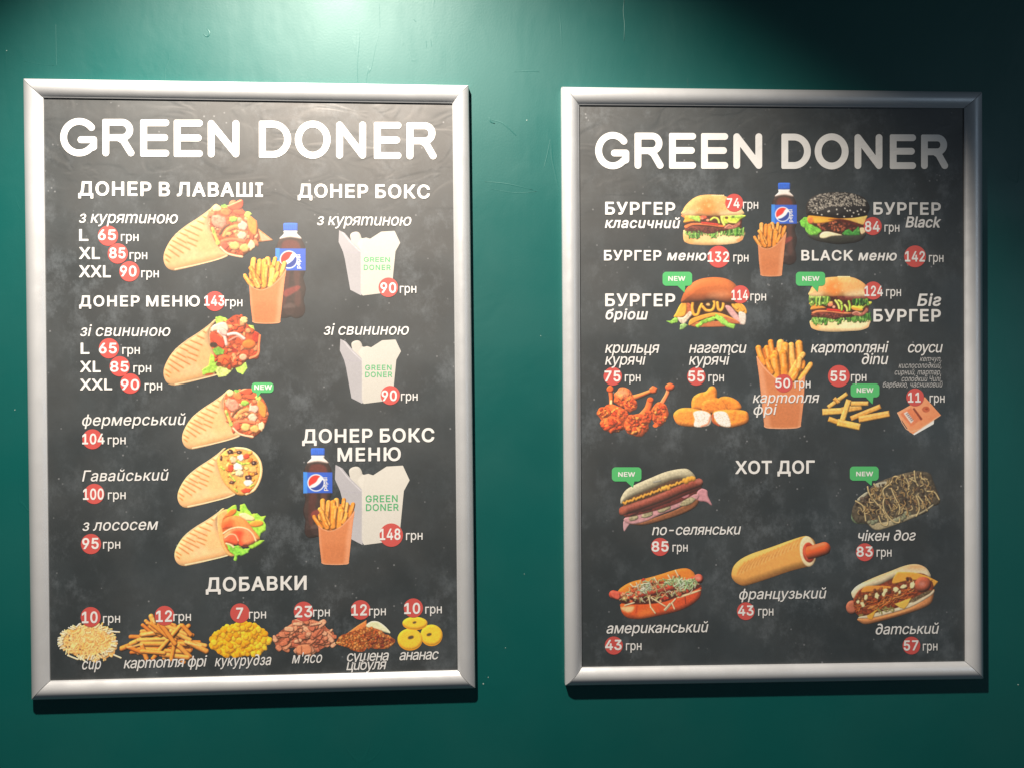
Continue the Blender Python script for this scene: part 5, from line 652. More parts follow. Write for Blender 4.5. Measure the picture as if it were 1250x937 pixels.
def american():
    a = Art(743,690,862,758,8.93,735,680,34)
    a.poly([(170,370),(230,310),(330,260),(480,225),(640,180),(800,130),(900,115),(960,130),(1010,180),(1000,260),(600,380),(300,440),(190,430)],'e0802c',puff=40,k=.5,tex=.06)
    a.poly([(190,400),(600,260),(1040,250),(1070,360),(700,520),(220,540)],'8a3018',tex=.3,sm=False)
    a.tube([(120,400),(300,420),(700,330),(1060,235)],45,'c84a34',k=.8,tex=.1); a.ell(1050,225,50,48,'d05a46',puff=24,k=.9); a.ell(1045,220,24,16,'e99a84',on=True,soft=2); a.poly([(95,370),(180,372),(200,420),(180,460),(110,430)],'d8604a',puff=18,k=.8)
    a.poly([(200,540),(215,500),(400,490),(640,470),(820,420),(1060,320),(1080,370),(1060,440),(980,510),(860,570),(720,610),(500,655),(380,670),(280,655),(225,610)],'d9581f',puff=50,k=.6,tex=.08,g2='cf4a22',ang=0)
    a.poly([(205,540),(340,530),(330,580),(280,595),(220,570)],'eecb90',on=True,op=.9,soft=1.5); a.poly([(420,570),(560,540),(540,620),(400,640)],'ee8434',on=True,op=.6,soft=4); a.tube([(380,520),(370,600)],7,'b23c18',op=.7,on=True,puff=0); a.tube([(905,430),(910,500)],5,'6a2010',op=.8,on=True,puff=0)
    a.poly([(190,440),(400,440),(700,400),(1040,300),(1060,330),(820,430),(640,490),(400,510),(230,500)],'4a1c12',tex=.3); a.poly([(840,420),(1060,350),(1050,370),(840,440)],'e0d0a0',puff=5)
    M=[(190,400),(300,340),(460,240),(600,230),(780,200),(960,240),(1050,290),(1000,340),(860,410),(760,450),(640,480),(500,470),(330,480),(220,470)]
    a.pile(M,50,14,30,['d8502e','e2744a','c23c24','e8a070'],rim=.2); a.strands(M,90,90,6,['e6dcc0','d8d8a0','c8d090','e8c88a','b8c880'],k=.7,bend=.4,rim=.15)
    a.pile([(260,330),(330,300),(440,440),(300,490),(200,450)],16,12,24,['e8a070','eec08c','d8603a'],rim=.2)
    G=[(650,280),(760,220),(880,220),(1000,250),(1050,290),(900,350),(820,310)]; a.strands(G,60,70,7,['b4d890','c8e0a8','96c078','dcecc8'],k=.7,bend=.4,rim=.15); G=[(430,280),(500,240),(560,300),(480,380),(420,380)]; a.strands(G,30,60,7,['c8d8a8','b0c890','e4e8d0'],k=.7,rim=.15)
    for q in [(510,430,530,540),(530,540,580,605),(540,440,690,530),(690,575,800,450),(760,490,790,560),(680,570,740,500),(250,520,350,490),(800,140,830,200),(720,190,750,240),(570,220,600,270),(310,290,340,320)]: a.tube([q[:2],q[2:]],8,'ead8ac',k=.8)
    a.ell(245,440,26,22,'b08a50'); a.ell(240,440,12,10,'f0d8a0')
    return a
def danish():
    a = Art(1031,685,1148,764,8.93,1020,675,35)
    a.ell(180,585,66,74,'b8684c',puff=34,k=.8); a.poly([(1030,260),(1120,305),(1060,380),(1030,400),(980,330)],'e0a03c',puff=12,k=.6,sm=False)
    a.poly([(190,470),(320,380),(700,240),(1020,220),(1060,400),(850,600),(300,720),(215,640)],'7c3418',tex=.3,sm=False)
    a.poly([(240,710),(400,690),(640,640),(850,560),(1060,390),(1070,450),(1040,540),(940,600),(700,680),(460,745),(340,770),(280,755)],'cf8650',puff=40,k=.6,tex=.06); a.poly([(240,700),(400,650),(640,600),(820,530),(1040,400),(1060,440),(850,570),(640,640),(400,700)],'e4d2b0',tex=.05,puff=14)
    a.poly([(172,440),(185,400),(250,340),(420,260),(600,190),(760,130),(880,115),(970,145),(1020,200),(1030,260),(900,250),(700,240),(500,330),(320,390),(210,490)],'e2cfa8',puff=40,k=.5,tex=.05); a.poly([(300,310),(500,225),(760,128),(900,118),(980,160),(880,170),(720,165),(500,250)],'dc9858',on=True,op=.7,soft=3)
    a.poly([(200,500),(300,370),(560,330),(820,220),(1000,240),(1060,400),(820,530),(560,610),(300,680),(220,640)],'7c3418',tex=.3,puff=20)
    a.poly([(280,420),(320,360),(440,350),(600,360),(560,400),(360,420)],'e09038',puff=12); a.poly([(620,290),(660,220),(700,200),(880,210),(1030,260),(1040,300),(820,290),(640,330)],'eaa23c',puff=14,k=.6)
    a.pile([(230,480),(420,400),(660,330),(840,250),(900,280),(860,400),(640,500),(400,560),(240,600)],90,10,22,['7a3c1c','a8582a','c47836','5a2c14','d8904c','8c4820'],rim=.3,wob=.35)
    a.strands([(220,560),(420,520),(640,440),(860,370),(860,460),(700,530),(480,600),(260,640)],70,110,6,['dc6a26','ea8438','c45420','f09a4c'],a0=-45,a1=10,k=.9,rim=.2)
    a.ell(950,335,92,82,'b4593c',puff=50,k=.8,rot=-20); a.ell(940,330,26,18,'d89080',on=True,soft=3)
    a.poly([(640,550),(830,480),(790,560),(750,605),(700,590)],'efb84c',puff=10,sm=False); a.poly([(340,680),(480,590),(430,650),(400,720),(360,715)],'eda83c',puff=10,sm=False); a.poly([(820,500),(1020,400),(1030,420),(850,530)],'6a5a40',tex=.4,ts=1); a.strands([(460,610),(640,570),(640,610),(480,650)],14,50,7,['8a8448','a8a060'])
    for x,y,rx,ry,r in [(330,480,18,34,10),(245,525,16,22,20),(295,555,20,30,-20),(450,460,26,34,0),(540,410,24,34,20),(525,445,18,22,0),(655,390,34,32,0),(700,420,18,20,0),(745,360,36,24,-20),(840,340,24,42,20)]: a.ell(x,y,rx,ry,'f0dca4',rot=r,wob=.25,puff=10,k=.6)
    a.ell(275,670,30,14,'8a7c40',wob=.3)
    return a
def z_classic():
    a = Art(829,236,912,302,11.364,820,230,41); classic(a); return a
def z_big():
    a = Art(984,336,1066,408,10.417,970,325,42); classic(a, True); return a
def z_black():
    a = Art(974,232,1064,300,10.417,970,225,43); black_burger(a); return a
def z_brioche():
    a = Art(810,337,914,406,9.615,800,325,44); brioche(a); return a
PICS = {
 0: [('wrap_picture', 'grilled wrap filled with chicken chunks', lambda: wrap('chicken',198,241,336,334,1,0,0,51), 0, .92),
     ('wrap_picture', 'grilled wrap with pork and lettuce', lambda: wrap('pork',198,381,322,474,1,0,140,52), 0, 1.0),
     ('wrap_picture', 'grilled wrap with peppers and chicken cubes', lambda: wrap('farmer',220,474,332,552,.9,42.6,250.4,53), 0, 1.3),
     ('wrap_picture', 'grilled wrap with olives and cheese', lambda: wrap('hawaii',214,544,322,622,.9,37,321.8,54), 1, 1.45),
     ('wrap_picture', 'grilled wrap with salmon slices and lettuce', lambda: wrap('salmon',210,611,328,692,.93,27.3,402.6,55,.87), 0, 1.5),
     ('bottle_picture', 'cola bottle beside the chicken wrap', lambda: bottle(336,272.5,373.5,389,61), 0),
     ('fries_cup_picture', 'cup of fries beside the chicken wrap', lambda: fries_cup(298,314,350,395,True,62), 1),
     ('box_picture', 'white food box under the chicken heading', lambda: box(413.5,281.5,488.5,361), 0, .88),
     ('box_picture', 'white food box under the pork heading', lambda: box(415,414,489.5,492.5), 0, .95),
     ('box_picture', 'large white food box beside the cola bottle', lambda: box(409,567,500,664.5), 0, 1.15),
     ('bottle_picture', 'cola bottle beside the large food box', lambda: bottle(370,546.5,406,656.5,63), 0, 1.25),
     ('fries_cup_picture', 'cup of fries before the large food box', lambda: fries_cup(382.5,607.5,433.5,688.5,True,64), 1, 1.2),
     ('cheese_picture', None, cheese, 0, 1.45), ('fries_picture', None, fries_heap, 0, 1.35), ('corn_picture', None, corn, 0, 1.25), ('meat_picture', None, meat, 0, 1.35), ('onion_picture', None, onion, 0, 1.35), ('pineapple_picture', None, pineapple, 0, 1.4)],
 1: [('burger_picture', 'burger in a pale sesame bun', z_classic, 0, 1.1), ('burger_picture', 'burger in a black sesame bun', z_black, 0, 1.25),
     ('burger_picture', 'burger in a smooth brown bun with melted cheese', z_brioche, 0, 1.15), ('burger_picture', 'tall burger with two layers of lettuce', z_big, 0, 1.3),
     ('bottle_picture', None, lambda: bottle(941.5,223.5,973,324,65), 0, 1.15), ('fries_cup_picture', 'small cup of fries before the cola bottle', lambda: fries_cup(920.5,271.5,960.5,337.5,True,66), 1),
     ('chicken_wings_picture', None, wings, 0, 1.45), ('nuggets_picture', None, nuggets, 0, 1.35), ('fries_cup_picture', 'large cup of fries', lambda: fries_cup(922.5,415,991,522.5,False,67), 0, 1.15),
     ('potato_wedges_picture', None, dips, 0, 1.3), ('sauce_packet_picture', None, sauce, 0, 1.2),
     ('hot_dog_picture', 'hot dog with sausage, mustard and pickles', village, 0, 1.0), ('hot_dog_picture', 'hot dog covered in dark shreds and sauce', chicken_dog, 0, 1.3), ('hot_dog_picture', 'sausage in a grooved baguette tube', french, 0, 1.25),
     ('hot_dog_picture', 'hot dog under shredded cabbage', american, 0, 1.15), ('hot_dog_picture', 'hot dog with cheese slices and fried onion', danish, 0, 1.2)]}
# ------------------------------------------------------------------ flat print meshes
def contour(F, iso=0.0):
    """marching squares: polygons (grid coords) covering F < iso; whole cells merged into runs"""
    ins = F < iso; h, w = F.shape; V = []; Fc = []
    cnt = ins[:-1, :-1].astype(int)+ins[:-1, 1:]+ins[1:, 1:]+ins[1:, :-1]
    for j in range(h-1):
        row = cnt[j]; i = 0
        while i < w-1:
            if row[i] == 4:
                k = i
                while k < w-1 and row[k] == 4: k += 1
                n = len(V); V += [(i, j), (k, j), (k, j+1), (i, j+1)]; Fc.append((n, n+1, n+2, n+3)); i = k
            elif row[i] > 0:
                V2 = cellpoly(F, i, j, iso); n = len(V); V += V2; Fc.append(tuple(range(n, n+len(V2)))); i += 1
            else: i += 1
    return np.array(V, float).reshape(-1, 2), Fc
CORN = ((0, 0), (1, 0), (1, 1), (0, 1))
def cellpoly(F, i, j, iso):
    out = []; f = [F[j+c[1], i+c[0]]-iso for c in CORN]
    for k in range(4):
        a, b = f[k], f[(k+1) % 4]; ca, cb = CORN[k], CORN[(k+1) % 4]
        if a < 0: out.append((i+ca[0], j+ca[1]))
        if (a < 0) != (b < 0):
            t = a/(a-b); t = min(max(t, .02), .98); out.append((i+ca[0]+(cb[0]-ca[0])*t, j+ca[1]+(cb[1]-ca[1])*t))
    return out
GL = {}
for part in GLYPHS.split(';'):
    ch = part[0]; q = part[1:].split('|'); GL[ch] = (int(q[0]), [np.array([[int(v) for v in t.split(',')] for t in c.split(' ')], float) for c in q[1:]])
CAP = 509.0; GC = {}
def glyph(ch, wt, step=11.0):
    if (ch, wt) in GC: return GC[(ch, wt)]
    adv, loops = GL[ch]; A = np.vstack(loops); lo = A.min(0)-wt-step*1.5; hi = A.max(0)+wt+step*1.5
    xs = np.arange(lo[0], hi[0]+step, step); ys = np.arange(lo[1], hi[1]+step, step); X, Y = np.meshgrid(xs, ys)
    P0 = np.vstack(loops); P1 = np.vstack([np.roll(c, -1, 0) for c in loops])
    d = seg_dist(X, Y, P0, P1); F = np.where(winding(X, Y, loops) != 0, -d, d)
    V, Fc = contour(F, max(wt, 1.5))
    GC[(ch, wt)] = (np.c_[lo[0]+V[:, 0]*step, lo[1]+V[:, 1]*step], Fc, adv); return GC[(ch, wt)]
CURS = str.maketrans('тпийгд', 'mnuŭƨ∂')
Z0 = -.0080                                   # depth of the printed sheet
def layer(k): return Z0-.00012-.00007*k
def text(parent, name, s, x0, yb, x1, cap, style, slope, k=5, mat=None, label=None, up=False):
    wt, sh = {'B': (20, 0), 'N': (19, 0), 'I': (5, .2), 'J': (17, .2), 'R': (5, 0), 'S': (0, .2), 'G': (14, 0), 'W': (22, 0)}[style]
    if style in 'IJS': s = s.translate(CURS)
    sc = cap/(CAP+2*wt*.9); V = []; F = []; x = 0; st = 0
    items = []
    for ch in s:
        if ch == ' ': x += 175; continue
        v, f, adv = glyph(ch, wt); items.append((x, v, f)); x += adv+ (wt*1.1 if wt > 10 else 4)
    lo = min(i[0]+i[1][:, 0].min() for i in items); hi = max(i[0]+i[1][:, 0].max() for i in items)
    L = math.hypot(x1-x0, 0) - (sh*cap*.55 if sh else 0)
    nat = (hi-lo)*sc; n = max(len(items)-1, 1)
    if len(s) <= 3 or abs(L/nat-1) > .22: kx, tr = L/nat, 0
    else: kx = 1+(L/nat-1)*.55; tr = (L-nat*kx)/n
    cnt = 0
    for q, (gx, v, f) in enumerate(items):
        px = (v[:, 0]+gx-lo)*sc*kx+tr*q; py = (v[:, 1]+ (wt*.9 if wt > 10 else 0))*sc
        px = px+sh*py
        n0 = len(V)
        if up: U = x0-py; W = yb-px
        else: U = x0+px; W = yb-py+px*slope
        V += list(zip(U, W)); F += [tuple(n0+i for i in p) for p in f]
    V = np.array(V); P = pixel_to_wall(V[:, 0], V[:, 1], layer(k))
    return obj(name, P, F, mat or WHITE, parent, label=label)
def flat(parent, name, sdf, x0, y0, x1, y1, mat, k, step=.4, label=None):
    X, Y = np.meshgrid(np.arange(x0, x1+step, step), np.arange(y0, y1+step, step)); V, F = contour(sdf(X, Y))
    P = pixel_to_wall(x0+V[:, 0]*step, y0+V[:, 1]*step, layer(k)); return obj(name, P, F, mat, parent, label=label)
def dot(parent, x, y, r, k=3, mat=None):
    n = 40; t = np.arange(n)/n*math.tau; P = pixel_to_wall(x+r*np.cos(t), y+r*np.sin(t), layer(k))
    return obj('price_dot', P, [tuple(range(n))], mat or RED, parent)
def bubble(parent, x0, y0, x1, y1, tx, ty, a, b):
    def sd(X, Y):
        r = 4.6; cx, cy = (x0+x1)/2, (y0+y1)/2; qx = np.abs(X-cx)-(x1-x0)/2+r; qy = np.abs(Y-cy)-(y1-y0)/2+r
        d = np.hypot(np.maximum(qx, 0), np.maximum(qy, 0))+np.minimum(np.maximum(qx, qy), 0)-r
        P = np.array([(a, y1-1.5), (b, y1-1.5), (tx, ty)], float); e = seg_dist(X, Y, P, np.roll(P, -1, 0)); e = np.where(winding(X, Y, [P]) != 0, -e, e)
        return np.minimum(d, e-.3)
    return flat(parent, 'new_bubble', sd, x0-1, y0-1, x1+1, ty+2, GREEN, 4)
def title_letter(ch, x0, y0, x1, y1):
    """rounded capital drawn as strokes of one width"""
    r = 4.15; L, R_, T, B = x0+r, x1-r, y0+r, y1-r; W, H = R_-L, B-T; m = (T+B)/2
    def arc(cx, cy, rx, ry, a0, a1, n=26): return [(cx+rx*math.cos(math.radians(a0+(a1-a0)*i/n)), cy-ry*math.sin(math.radians(a0+(a1-a0)*i/n))) for i in range(n+1)]
    if ch == 'E': return [[(R_, T), (L, T), (L, B), (R_, B)], [(L, m-.5), (R_-1.5, m-.5)]]
    if ch == 'N': return [[(L, B), (L, T), (R_, B), (R_, T)]]
    if ch == 'O': return [arc((L+R_)/2, m, W/2, H/2, 0, 360, 40)]
    if ch == 'G': return [arc(L+W*.52, m, W*.52, H/2, 38, 318, 40)+[(R_, B-H*.19), (R_, m+H*.08), (L+W*.58, m+H*.08)]]
    if ch == 'D': return [[(L, T), (L, B), (L+W*.38, B)]+arc(L+W*.40, m, W*.60, H/2, -90, 90)+[(L+W*.38, T), (L, T)]]
    if ch == 'R':
        h = H*.50; return [[(L, B), (L, T), (R_-W*.36, T)]+arc(R_-W*.36, T+h/2, W*.31, h/2, 90, -90)+[(L, T+h)], [(L+W*.50, T+h), (L+W*.70, T+h*1.2), (R_, B)]]
def title(parent, spec):
    for ch, x0, x1, y0, y1 in spec:
        if ch in 'GO': y0 -= .6; y1 += .6
        st = title_letter(ch, x0, y0, x1, y1)
        A = [p for s in st for p in s[:-1]]; Bq = [p for s in st for p in s[1:]]
        sq = {'E': (x0, y0, x0+8.3, y1), 'D': (x0, y0, x0+8.3, y1), 'R': (x0, y0, x0+12, y0+8.3)}.get(ch)
        def sd(X, Y, A=A, Bq=Bq, sq=sq):
            d = seg_dist(X, Y, A, Bq)-4.15
            if sq:
                qx = np.abs(X-(sq[0]+sq[2])/2)-(sq[2]-sq[0])/2+2; qy = np.abs(Y-(sq[1]+sq[3])/2)-(sq[3]-sq[1])/2+2
                d = np.minimum(d, np.hypot(np.maximum(qx, 0), np.maximum(qy, 0))+np.minimum(np.maximum(qx, qy), 0)-2)
            return d
        flat(parent, 'title_letter', sd, x0-1, y0-1, x1+1, y1+1, WHITE, 5, .45)
def picture(parent, name, label, a, k, gain=1.0):
    W = (a.a > .5)[..., None]*1.0; R = a.rgb*W; K = [(0, 0, .36), (1, 0, .16), (-1, 0, .16), (0, 1, .16), (0, -1, .16)]
    num = sum(np.roll(R, (p, q), (0, 1))*w_ for p, q, w_ in K); den = sum(np.roll(W, (p, q), (0, 1))*w_ for p, q, w_ in K)
    a.rgb = np.where(W > 0, num/np.maximum(den, 1e-6), a.rgb)
    a_ = a.a; F = .5-a_; ins = F < 0; h, w = F.shape
    cnt = ins[:-1, :-1].astype(int)+ins[:-1, 1:]+ins[1:, 1:]+ins[1:, :-1]
    idx = -np.ones((h, w), int); idx[ins] = np.arange(ins.sum())
    jj, ii = np.nonzero(ins); U = list(a.x0+ii/SS); V = list(a.y0+jj/SS); C = a.rgb[ins]
    J, I = np.nonzero(cnt == 4); faces = [tuple(q) for q in np.stack([idx[J, I], idx[J, I+1], idx[J+1, I+1], idx[J+1, I]], 1).tolist()]
    extra = []
    J, I = np.nonzero((cnt > 0) & (cnt < 4)); n = len(U)
    for j, i in zip(J.tolist(), I.tolist()):
        P = cellpoly(F, i, j, 0); cc = [a.rgb[j+c[1], i+c[0]] for c in CORN if ins[j+c[1], i+c[0]]]; c0 = sum(cc)/len(cc)
        faces.append(tuple(range(n, n+len(P)))); n += len(P)
        for x, y in P:
            U.append(a.x0+x/SS); V.append(a.y0+y/SS)
            if x == int(x) and y == int(y): extra.append(a.rgb[int(y), int(x)])
            else: extra.append(c0)
    P = pixel_to_wall(np.array(U), np.array(V), layer(k))
    o = obj(name, P, faces, PICT, parent, label=label)
    C = np.vstack([C, np.array(extra)]) if extra else C
    C = np.where(C > .04045, ((C+.055)/1.055)**2.4, C/12.92); C = np.clip(C*gain, 0, .88)  # gain put into ink colour: brighter where lamp is weak, darker near it
    ca = o.data.color_attributes.new('Col', 'FLOAT_COLOR', 'POINT')
    ca.data.foreach_set('color', np.c_[C, np.ones(len(C))].astype('f').ravel()); return o

# ------------------------------------------------------------------ the two snap frames
OUT = [[(28.3,96.1),(572,104.4),(580,839.3),(38.5,853.7)], [(685.3,106.3),(1198.9,112.4),(1200.4,828),(690.1,836.1)]]  # frame corners in image pixels, projected onto the wall plane
INN = [[(52.8,119.4),(552.3,126.5),(558.8,817.6),(60.7,830.6)], [(706.9,128.4),(1177.2,132.1),(1178.7,807.1),(710.1,814)]]
PROFILE = [(0, 0), (0, -.0090)]+[(i/22, -.0094-.0270*(i/22)*(1-i/22)) for i in range(1, 22)]+[(1.0, -.0098), (1.0, Z0+.0002)]
def frame(b, label):
    ob = [pixel_to_wall(*p, 0.0) for p in OUT[b]]; 
    oo = [pixel_to_wall(*p, -.0094) for p in OUT[b]]; ii = [pixel_to_wall(*p, -.0098) for p in INN[b]]
    c = sum(oo)/4; root = bpy.data.objects.new('menu_board', None); COL.objects.link(root); root.location = (c[0], 0, min(q[2] for q in oo))
    root['label'] = label; root['category'] = 'menu board'; root['group'] = 'framed menu boards on the green wall'
    bpy.context.view_layer.update(); inv = Matrix.Translation(-root.location)
    def fix(o):
        o.matrix_parent_inverse = inv; return o
    for k in range(4):                          # mitred rails; a hairline joint at each corner
        a, b2 = k, (k+1) % 4; V = []; F = []
        n = len(PROFILE); gap = .00045
        for e, (o_, i_) in enumerate(((oo[a], ii[a]), (oo[b2], ii[b2]))):
            dr = (oo[b2]-oo[a]); dr = dr/np.linalg.norm(dr)*(gap if e == 0 else -gap)
            for t, y in PROFILE:
                p = o_*(1-t)+i_*t+dr; V.append((p[0], y, p[2]))
        F = [(i, i+1, n+i+1, n+i) for i in range(n-1)]+[tuple(range(n)), tuple(range(2*n-1, n-1, -1)), (n-1, 0, n, 2*n-1)]
        r = fix(obj('frame_rail', V, F, ALU, root))
        bm = bmesh.new(); bm.from_mesh(r.data); bmesh.ops.recalc_face_normals(bm, faces=bm.faces); bm.to_mesh(r.data); bm.free()
    ins = [o_*.35+i_*.65 for o_, i_ in zip(oo, ii)]
    def slab(name, P, y0, y1, mat):
        V = [(p[0], y0, p[2]) for p in P]+[(p[0], y1, p[2]) for p in P]
        return fix(obj(name, V, [(0, 1, 2, 3), (7, 6, 5, 4), (0, 4, 5, 1), (1, 5, 6, 2), (2, 6, 7, 3), (3, 7, 4, 0)], mat, root))
    slab('back_panel', ins, -.0006, -.0072, BACK)
    sheet = slab('poster_sheet', ins, -.0075, Z0, BOARD)
    return root, sheet
CH = []
B1, S1 = frame(0, 'left menu board with wraps, white food boxes and extras, brightest under the lamp')
B2, S2 = frame(1, 'right menu board with burgers, chicken wings and hot dogs, top right corner in shade')
SL = {0: lambda y: .0150+(y-120)/710*(-.0410), 1: lambda y: .0095+(y-128)/686*(-.0240)}
def T(b, name, s, x0, yb, x1, cap, style, k=5, mat=None, up=False):
    return text((S1, S2)[b], name, s, x0, yb, x1, cap, style, SL[b](yb), k, mat, None, up)
TI1 = [('G',73.5,118.4),('R',125,164),('E',171.2,206.5),('E',212.2,247.5),('N',253.7,292.1),('D',316.1,355.3),('O',360,403.5),('N',410.4,446.8),('E',456.5,489.9),('R',496.3,532.9)]
TI2 = [('G',726.6,768.1),('R',774.6,810),('E',816.7,849.7),('E',855.8,888.9),('N',895.2,930.4),('D',953.9,989.8),('O',994.5,1035.9),('N',1043.1,1077.2),('E',1086.2,1118.2),('R',1124.3,1157.4)]
title(S1, [(c, a, b, 145+(a-73)*.0112, 190.6+(a-73)*.0100) for c, a, b in TI1])
title(S2, [(c, a, b, 162+(a-726)*.0065, 206.3+(a-726)*.0010) for c, a, b in TI2])
H_, N_, D_ = 'heading_lettering', 'dish_name', 'price_lettering'
L1 = [(H_,'ДОНЕР В ЛАВАШІ',95.5,239,321,17.4,'B'),(H_,'ДОНЕР БОКС',363.5,241.4,524.7,16.8,'B'),(N_,'з курятиною',96,272.2,217.5,14.6,'I'),
 ('size_lettering','L',96.6,294.4,107.9,14.4,'N'),('size_lettering','XL',96.5,316.5,122.1,14.6,'N'),('size_lettering','XXL',96.5,338.7,135.3,14.6,'N'),
 (H_,'ДОНЕР МЕНЮ',96.6,374.3,243.9,13.4,'B'),(N_,'зі свининою',97.5,410.4,208.3,14,'I'),
 ('size_lettering','L',98.4,432.3,109.2,13.8,'N'),('size_lettering','XL',97.7,454.4,123,13.8,'N'),('size_lettering','XXL',97.7,476.1,136.9,13.8,'N'),
 (N_,'фермерський',99.4,519.1,226.4,13.8,'I'),(N_,'Гавайський',100.3,586.9,205.4,13.4,'I'),(N_,'з лососем',100.3,647.2,192.6,13.6,'I'),
 (N_,'з курятиною',386.6,275,502.5,14.3,'I'),(N_,'зі свининою',394.8,408.8,499.5,13.8,'I'),(H_,'ДОНЕР БОКС',368.8,540.4,530.2,17,'B'),(H_,'МЕНЮ',412,562.8,489.3,16.7,'B'),
 (H_,'ДОБАВКИ',251.2,721.6,374.3,17.4,'B'),(N_,'сир',99.5,816.3,123.7,13.5,'I'),(N_,'картопля фрі',151,815,251.9,13.3,'I'),(N_,'кукурудза',262.2,812.5,331.3,13.3,'I'),(N_,"м'ясо",356.4,808.9,393.6,13.3,'I'),
 (N_,'сушена',422.8,806.5,474.8,13,'I'),(N_,'цибуля',422.8,817.2,471.4,13,'I'),(N_,'ананас',487.1,805,535.7,13,'I'),
 ('box_lettering','GREEN',443.9,319.7,476,5.6,'G'),('box_lettering','DONER',443.9,329.7,476.9,6.4,'G'),('box_lettering','GREEN',445.7,451.7,477.9,6.3,'G'),('box_lettering','DONER',445.7,460.3,478.7,6.5,'G'),('box_lettering','GREEN',446.2,612.4,485.4,8.4,'G'),('box_lettering','DONER',446.6,623,486.6,8.4,'G'),
 ('bubble_lettering','NEW',310.4,475.6,332,6,'W')]
# price: number, x0, base, x1, cap, dot x, dot y, dot r, unit x0, unit x1, unit base
P1 = [('65',119.6,293.2,141.5,12.7,131.9,288,12.3,147.6,169.1,294.4),('85',133.4,315.5,153.2,13,143.8,309.7,12.3,158.2,179.7,316.5),('90',146.5,337.6,166.6,13,158,331.5,12.3,172.4,193.9,338.7),
 ('143',249.2,373.3,273.8,12.3,262.3,367.8,12.1,274.8,295.9,374.1),('65',120.7,431.5,142.6,12.8,133,425.3,12.3,149.3,170.7,432.3),('85',134.4,453.8,157,12.8,146.1,447.2,12.3,162.8,184.5,454.4),('90',147.4,475.7,169.9,12.8,159.1,468,12.3,176.6,197.9,476),
 ('104',100.3,541.8,127.6,12.9,112.8,535.6,12.2,131.5,153.4,541.8),('100',101.3,609.5,126.7,13.6,115.1,602.2,12.3,131.7,153.4,608.8),('95',100.3,669.5,120.5,13.4,111.1,663.3,12.3,125.7,146.8,669.1),
 ('90',464.4,357.6,483.7,12.5,474,350.9,11.9,488.1,508.2,357.6),('90',465.8,489.1,484.5,12.7,476.4,482.2,11.7,489.5,509.8,488.7),('148',463.5,658.5,488.9,13.8,477.6,652.4,14.3,495.6,515.8,658.3),
 ('10',99.9,760,119.2,14,110.7,752.4,12.2,125.7,146.6,759.6),('12',190.3,758.5,210,13.8,201,750.8,12,211.6,233.1,757.3),('7',288.2,754.6,296.8,13.6,292.9,747.7,11.9,303.9,324.8,754.4),('23',359.8,752.9,381.3,13.8,370.5,745.5,11.9,382.2,402.6,751.9),('12',428.8,750.8,447.9,13.6,440.2,743.7,11.9,450.6,471,750.6),('10',493.4,748.8,512.9,13.4,504.6,741.4,11.7,519.1,539.3,748.2)]
L2 = [(H_,'БУРГЕР',738.8,262.3,824.3,15.6,'B'),(N_,'класичний',738.3,278.6,829.9,12.8,'J'),(H_,'БУРГЕР',737.3,318.2,807.4,12.7,'B'),(N_,'меню',814.1,318.2,862.6,12.4,'J'),
 (H_,'БУРГЕР',738.8,374.1,824.3,15.6,'B'),(N_,'бріош',738.3,390.2,790.5,13.2,'J'),(H_,'БУРГЕР',1066.2,262.3,1148.5,15.2,'B'),(N_,'Black',1105.2,278,1148.5,13.4,'J'),
 (H_,'BLACK',978.2,318.2,1040.9,12.7,'B'),(N_,'меню',1047.6,318.2,1095.1,12.4,'J'),(N_,'Біг',1119.5,373.7,1149.2,15,'J'),(H_,'БУРГЕР',1066.2,392.7,1148.5,15.2,'B'),
 (N_,'крильця',738.6,430.9,804.5,13.6,'I'),(N_,'курячі',738.6,445.3,787.8,13.6,'I'),(N_,'нагетси',841,430.9,910.8,13.6,'I'),(N_,'курячі',841,445.3,890,13.6,'I'),
 (N_,'картопля',919,491.4,999.7,12.8,'I'),(N_,'фрі',919,505.7,947.7,12.8,'I'),(N_,'картопляні',989.8,430.3,1083.9,13.4,'I'),(N_,'діпи',1051.2,444.7,1083.9,13.4,'I'),(N_,'соуси',1107.5,430.3,1150.4,13.4,'I'),
 ('small_lettering','кетчуп,',1122.9,441.1,1149.8,6.6,'S'),('small_lettering','кислосолодкий,',1097,449.2,1149.8,6.6,'S'),('small_lettering','сирний, тартар,',1091.8,457.4,1149.4,6.8,'S'),('small_lettering','солодкий Чилі,',1100.2,465.5,1149.8,6.8,'S'),('small_lettering','барбекю, часниковий',1077.2,472.4,1150.4,6.8,'S'),
 (H_,'ХОТ ДОГ',897.7,578,994.6,16,'B'),(N_,'по-селянськи',795.9,652.4,904.1,13,'I'),(N_,'чікен дог',1046.4,659.5,1118.1,13,'I'),(N_,'американський',739.9,772.4,864.3,13,'I'),(N_,'французький',901.5,730.8,1008.4,13,'I'),(N_,'датський',1068.2,773.6,1145.8,13,'I'),
 ('bubble_lettering','NEW',815.7,343,836.6,5.6,'W'),('bubble_lettering','NEW',979.4,343,1000.3,5.6,'W'),('bubble_lettering','NEW',1045.7,479,1066.2,5.6,'W'),('bubble_lettering','NEW',754.6,581.3,775.3,5.6,'W'),('bubble_lettering','NEW',1045.1,580.7,1065.9,5.6,'W')]
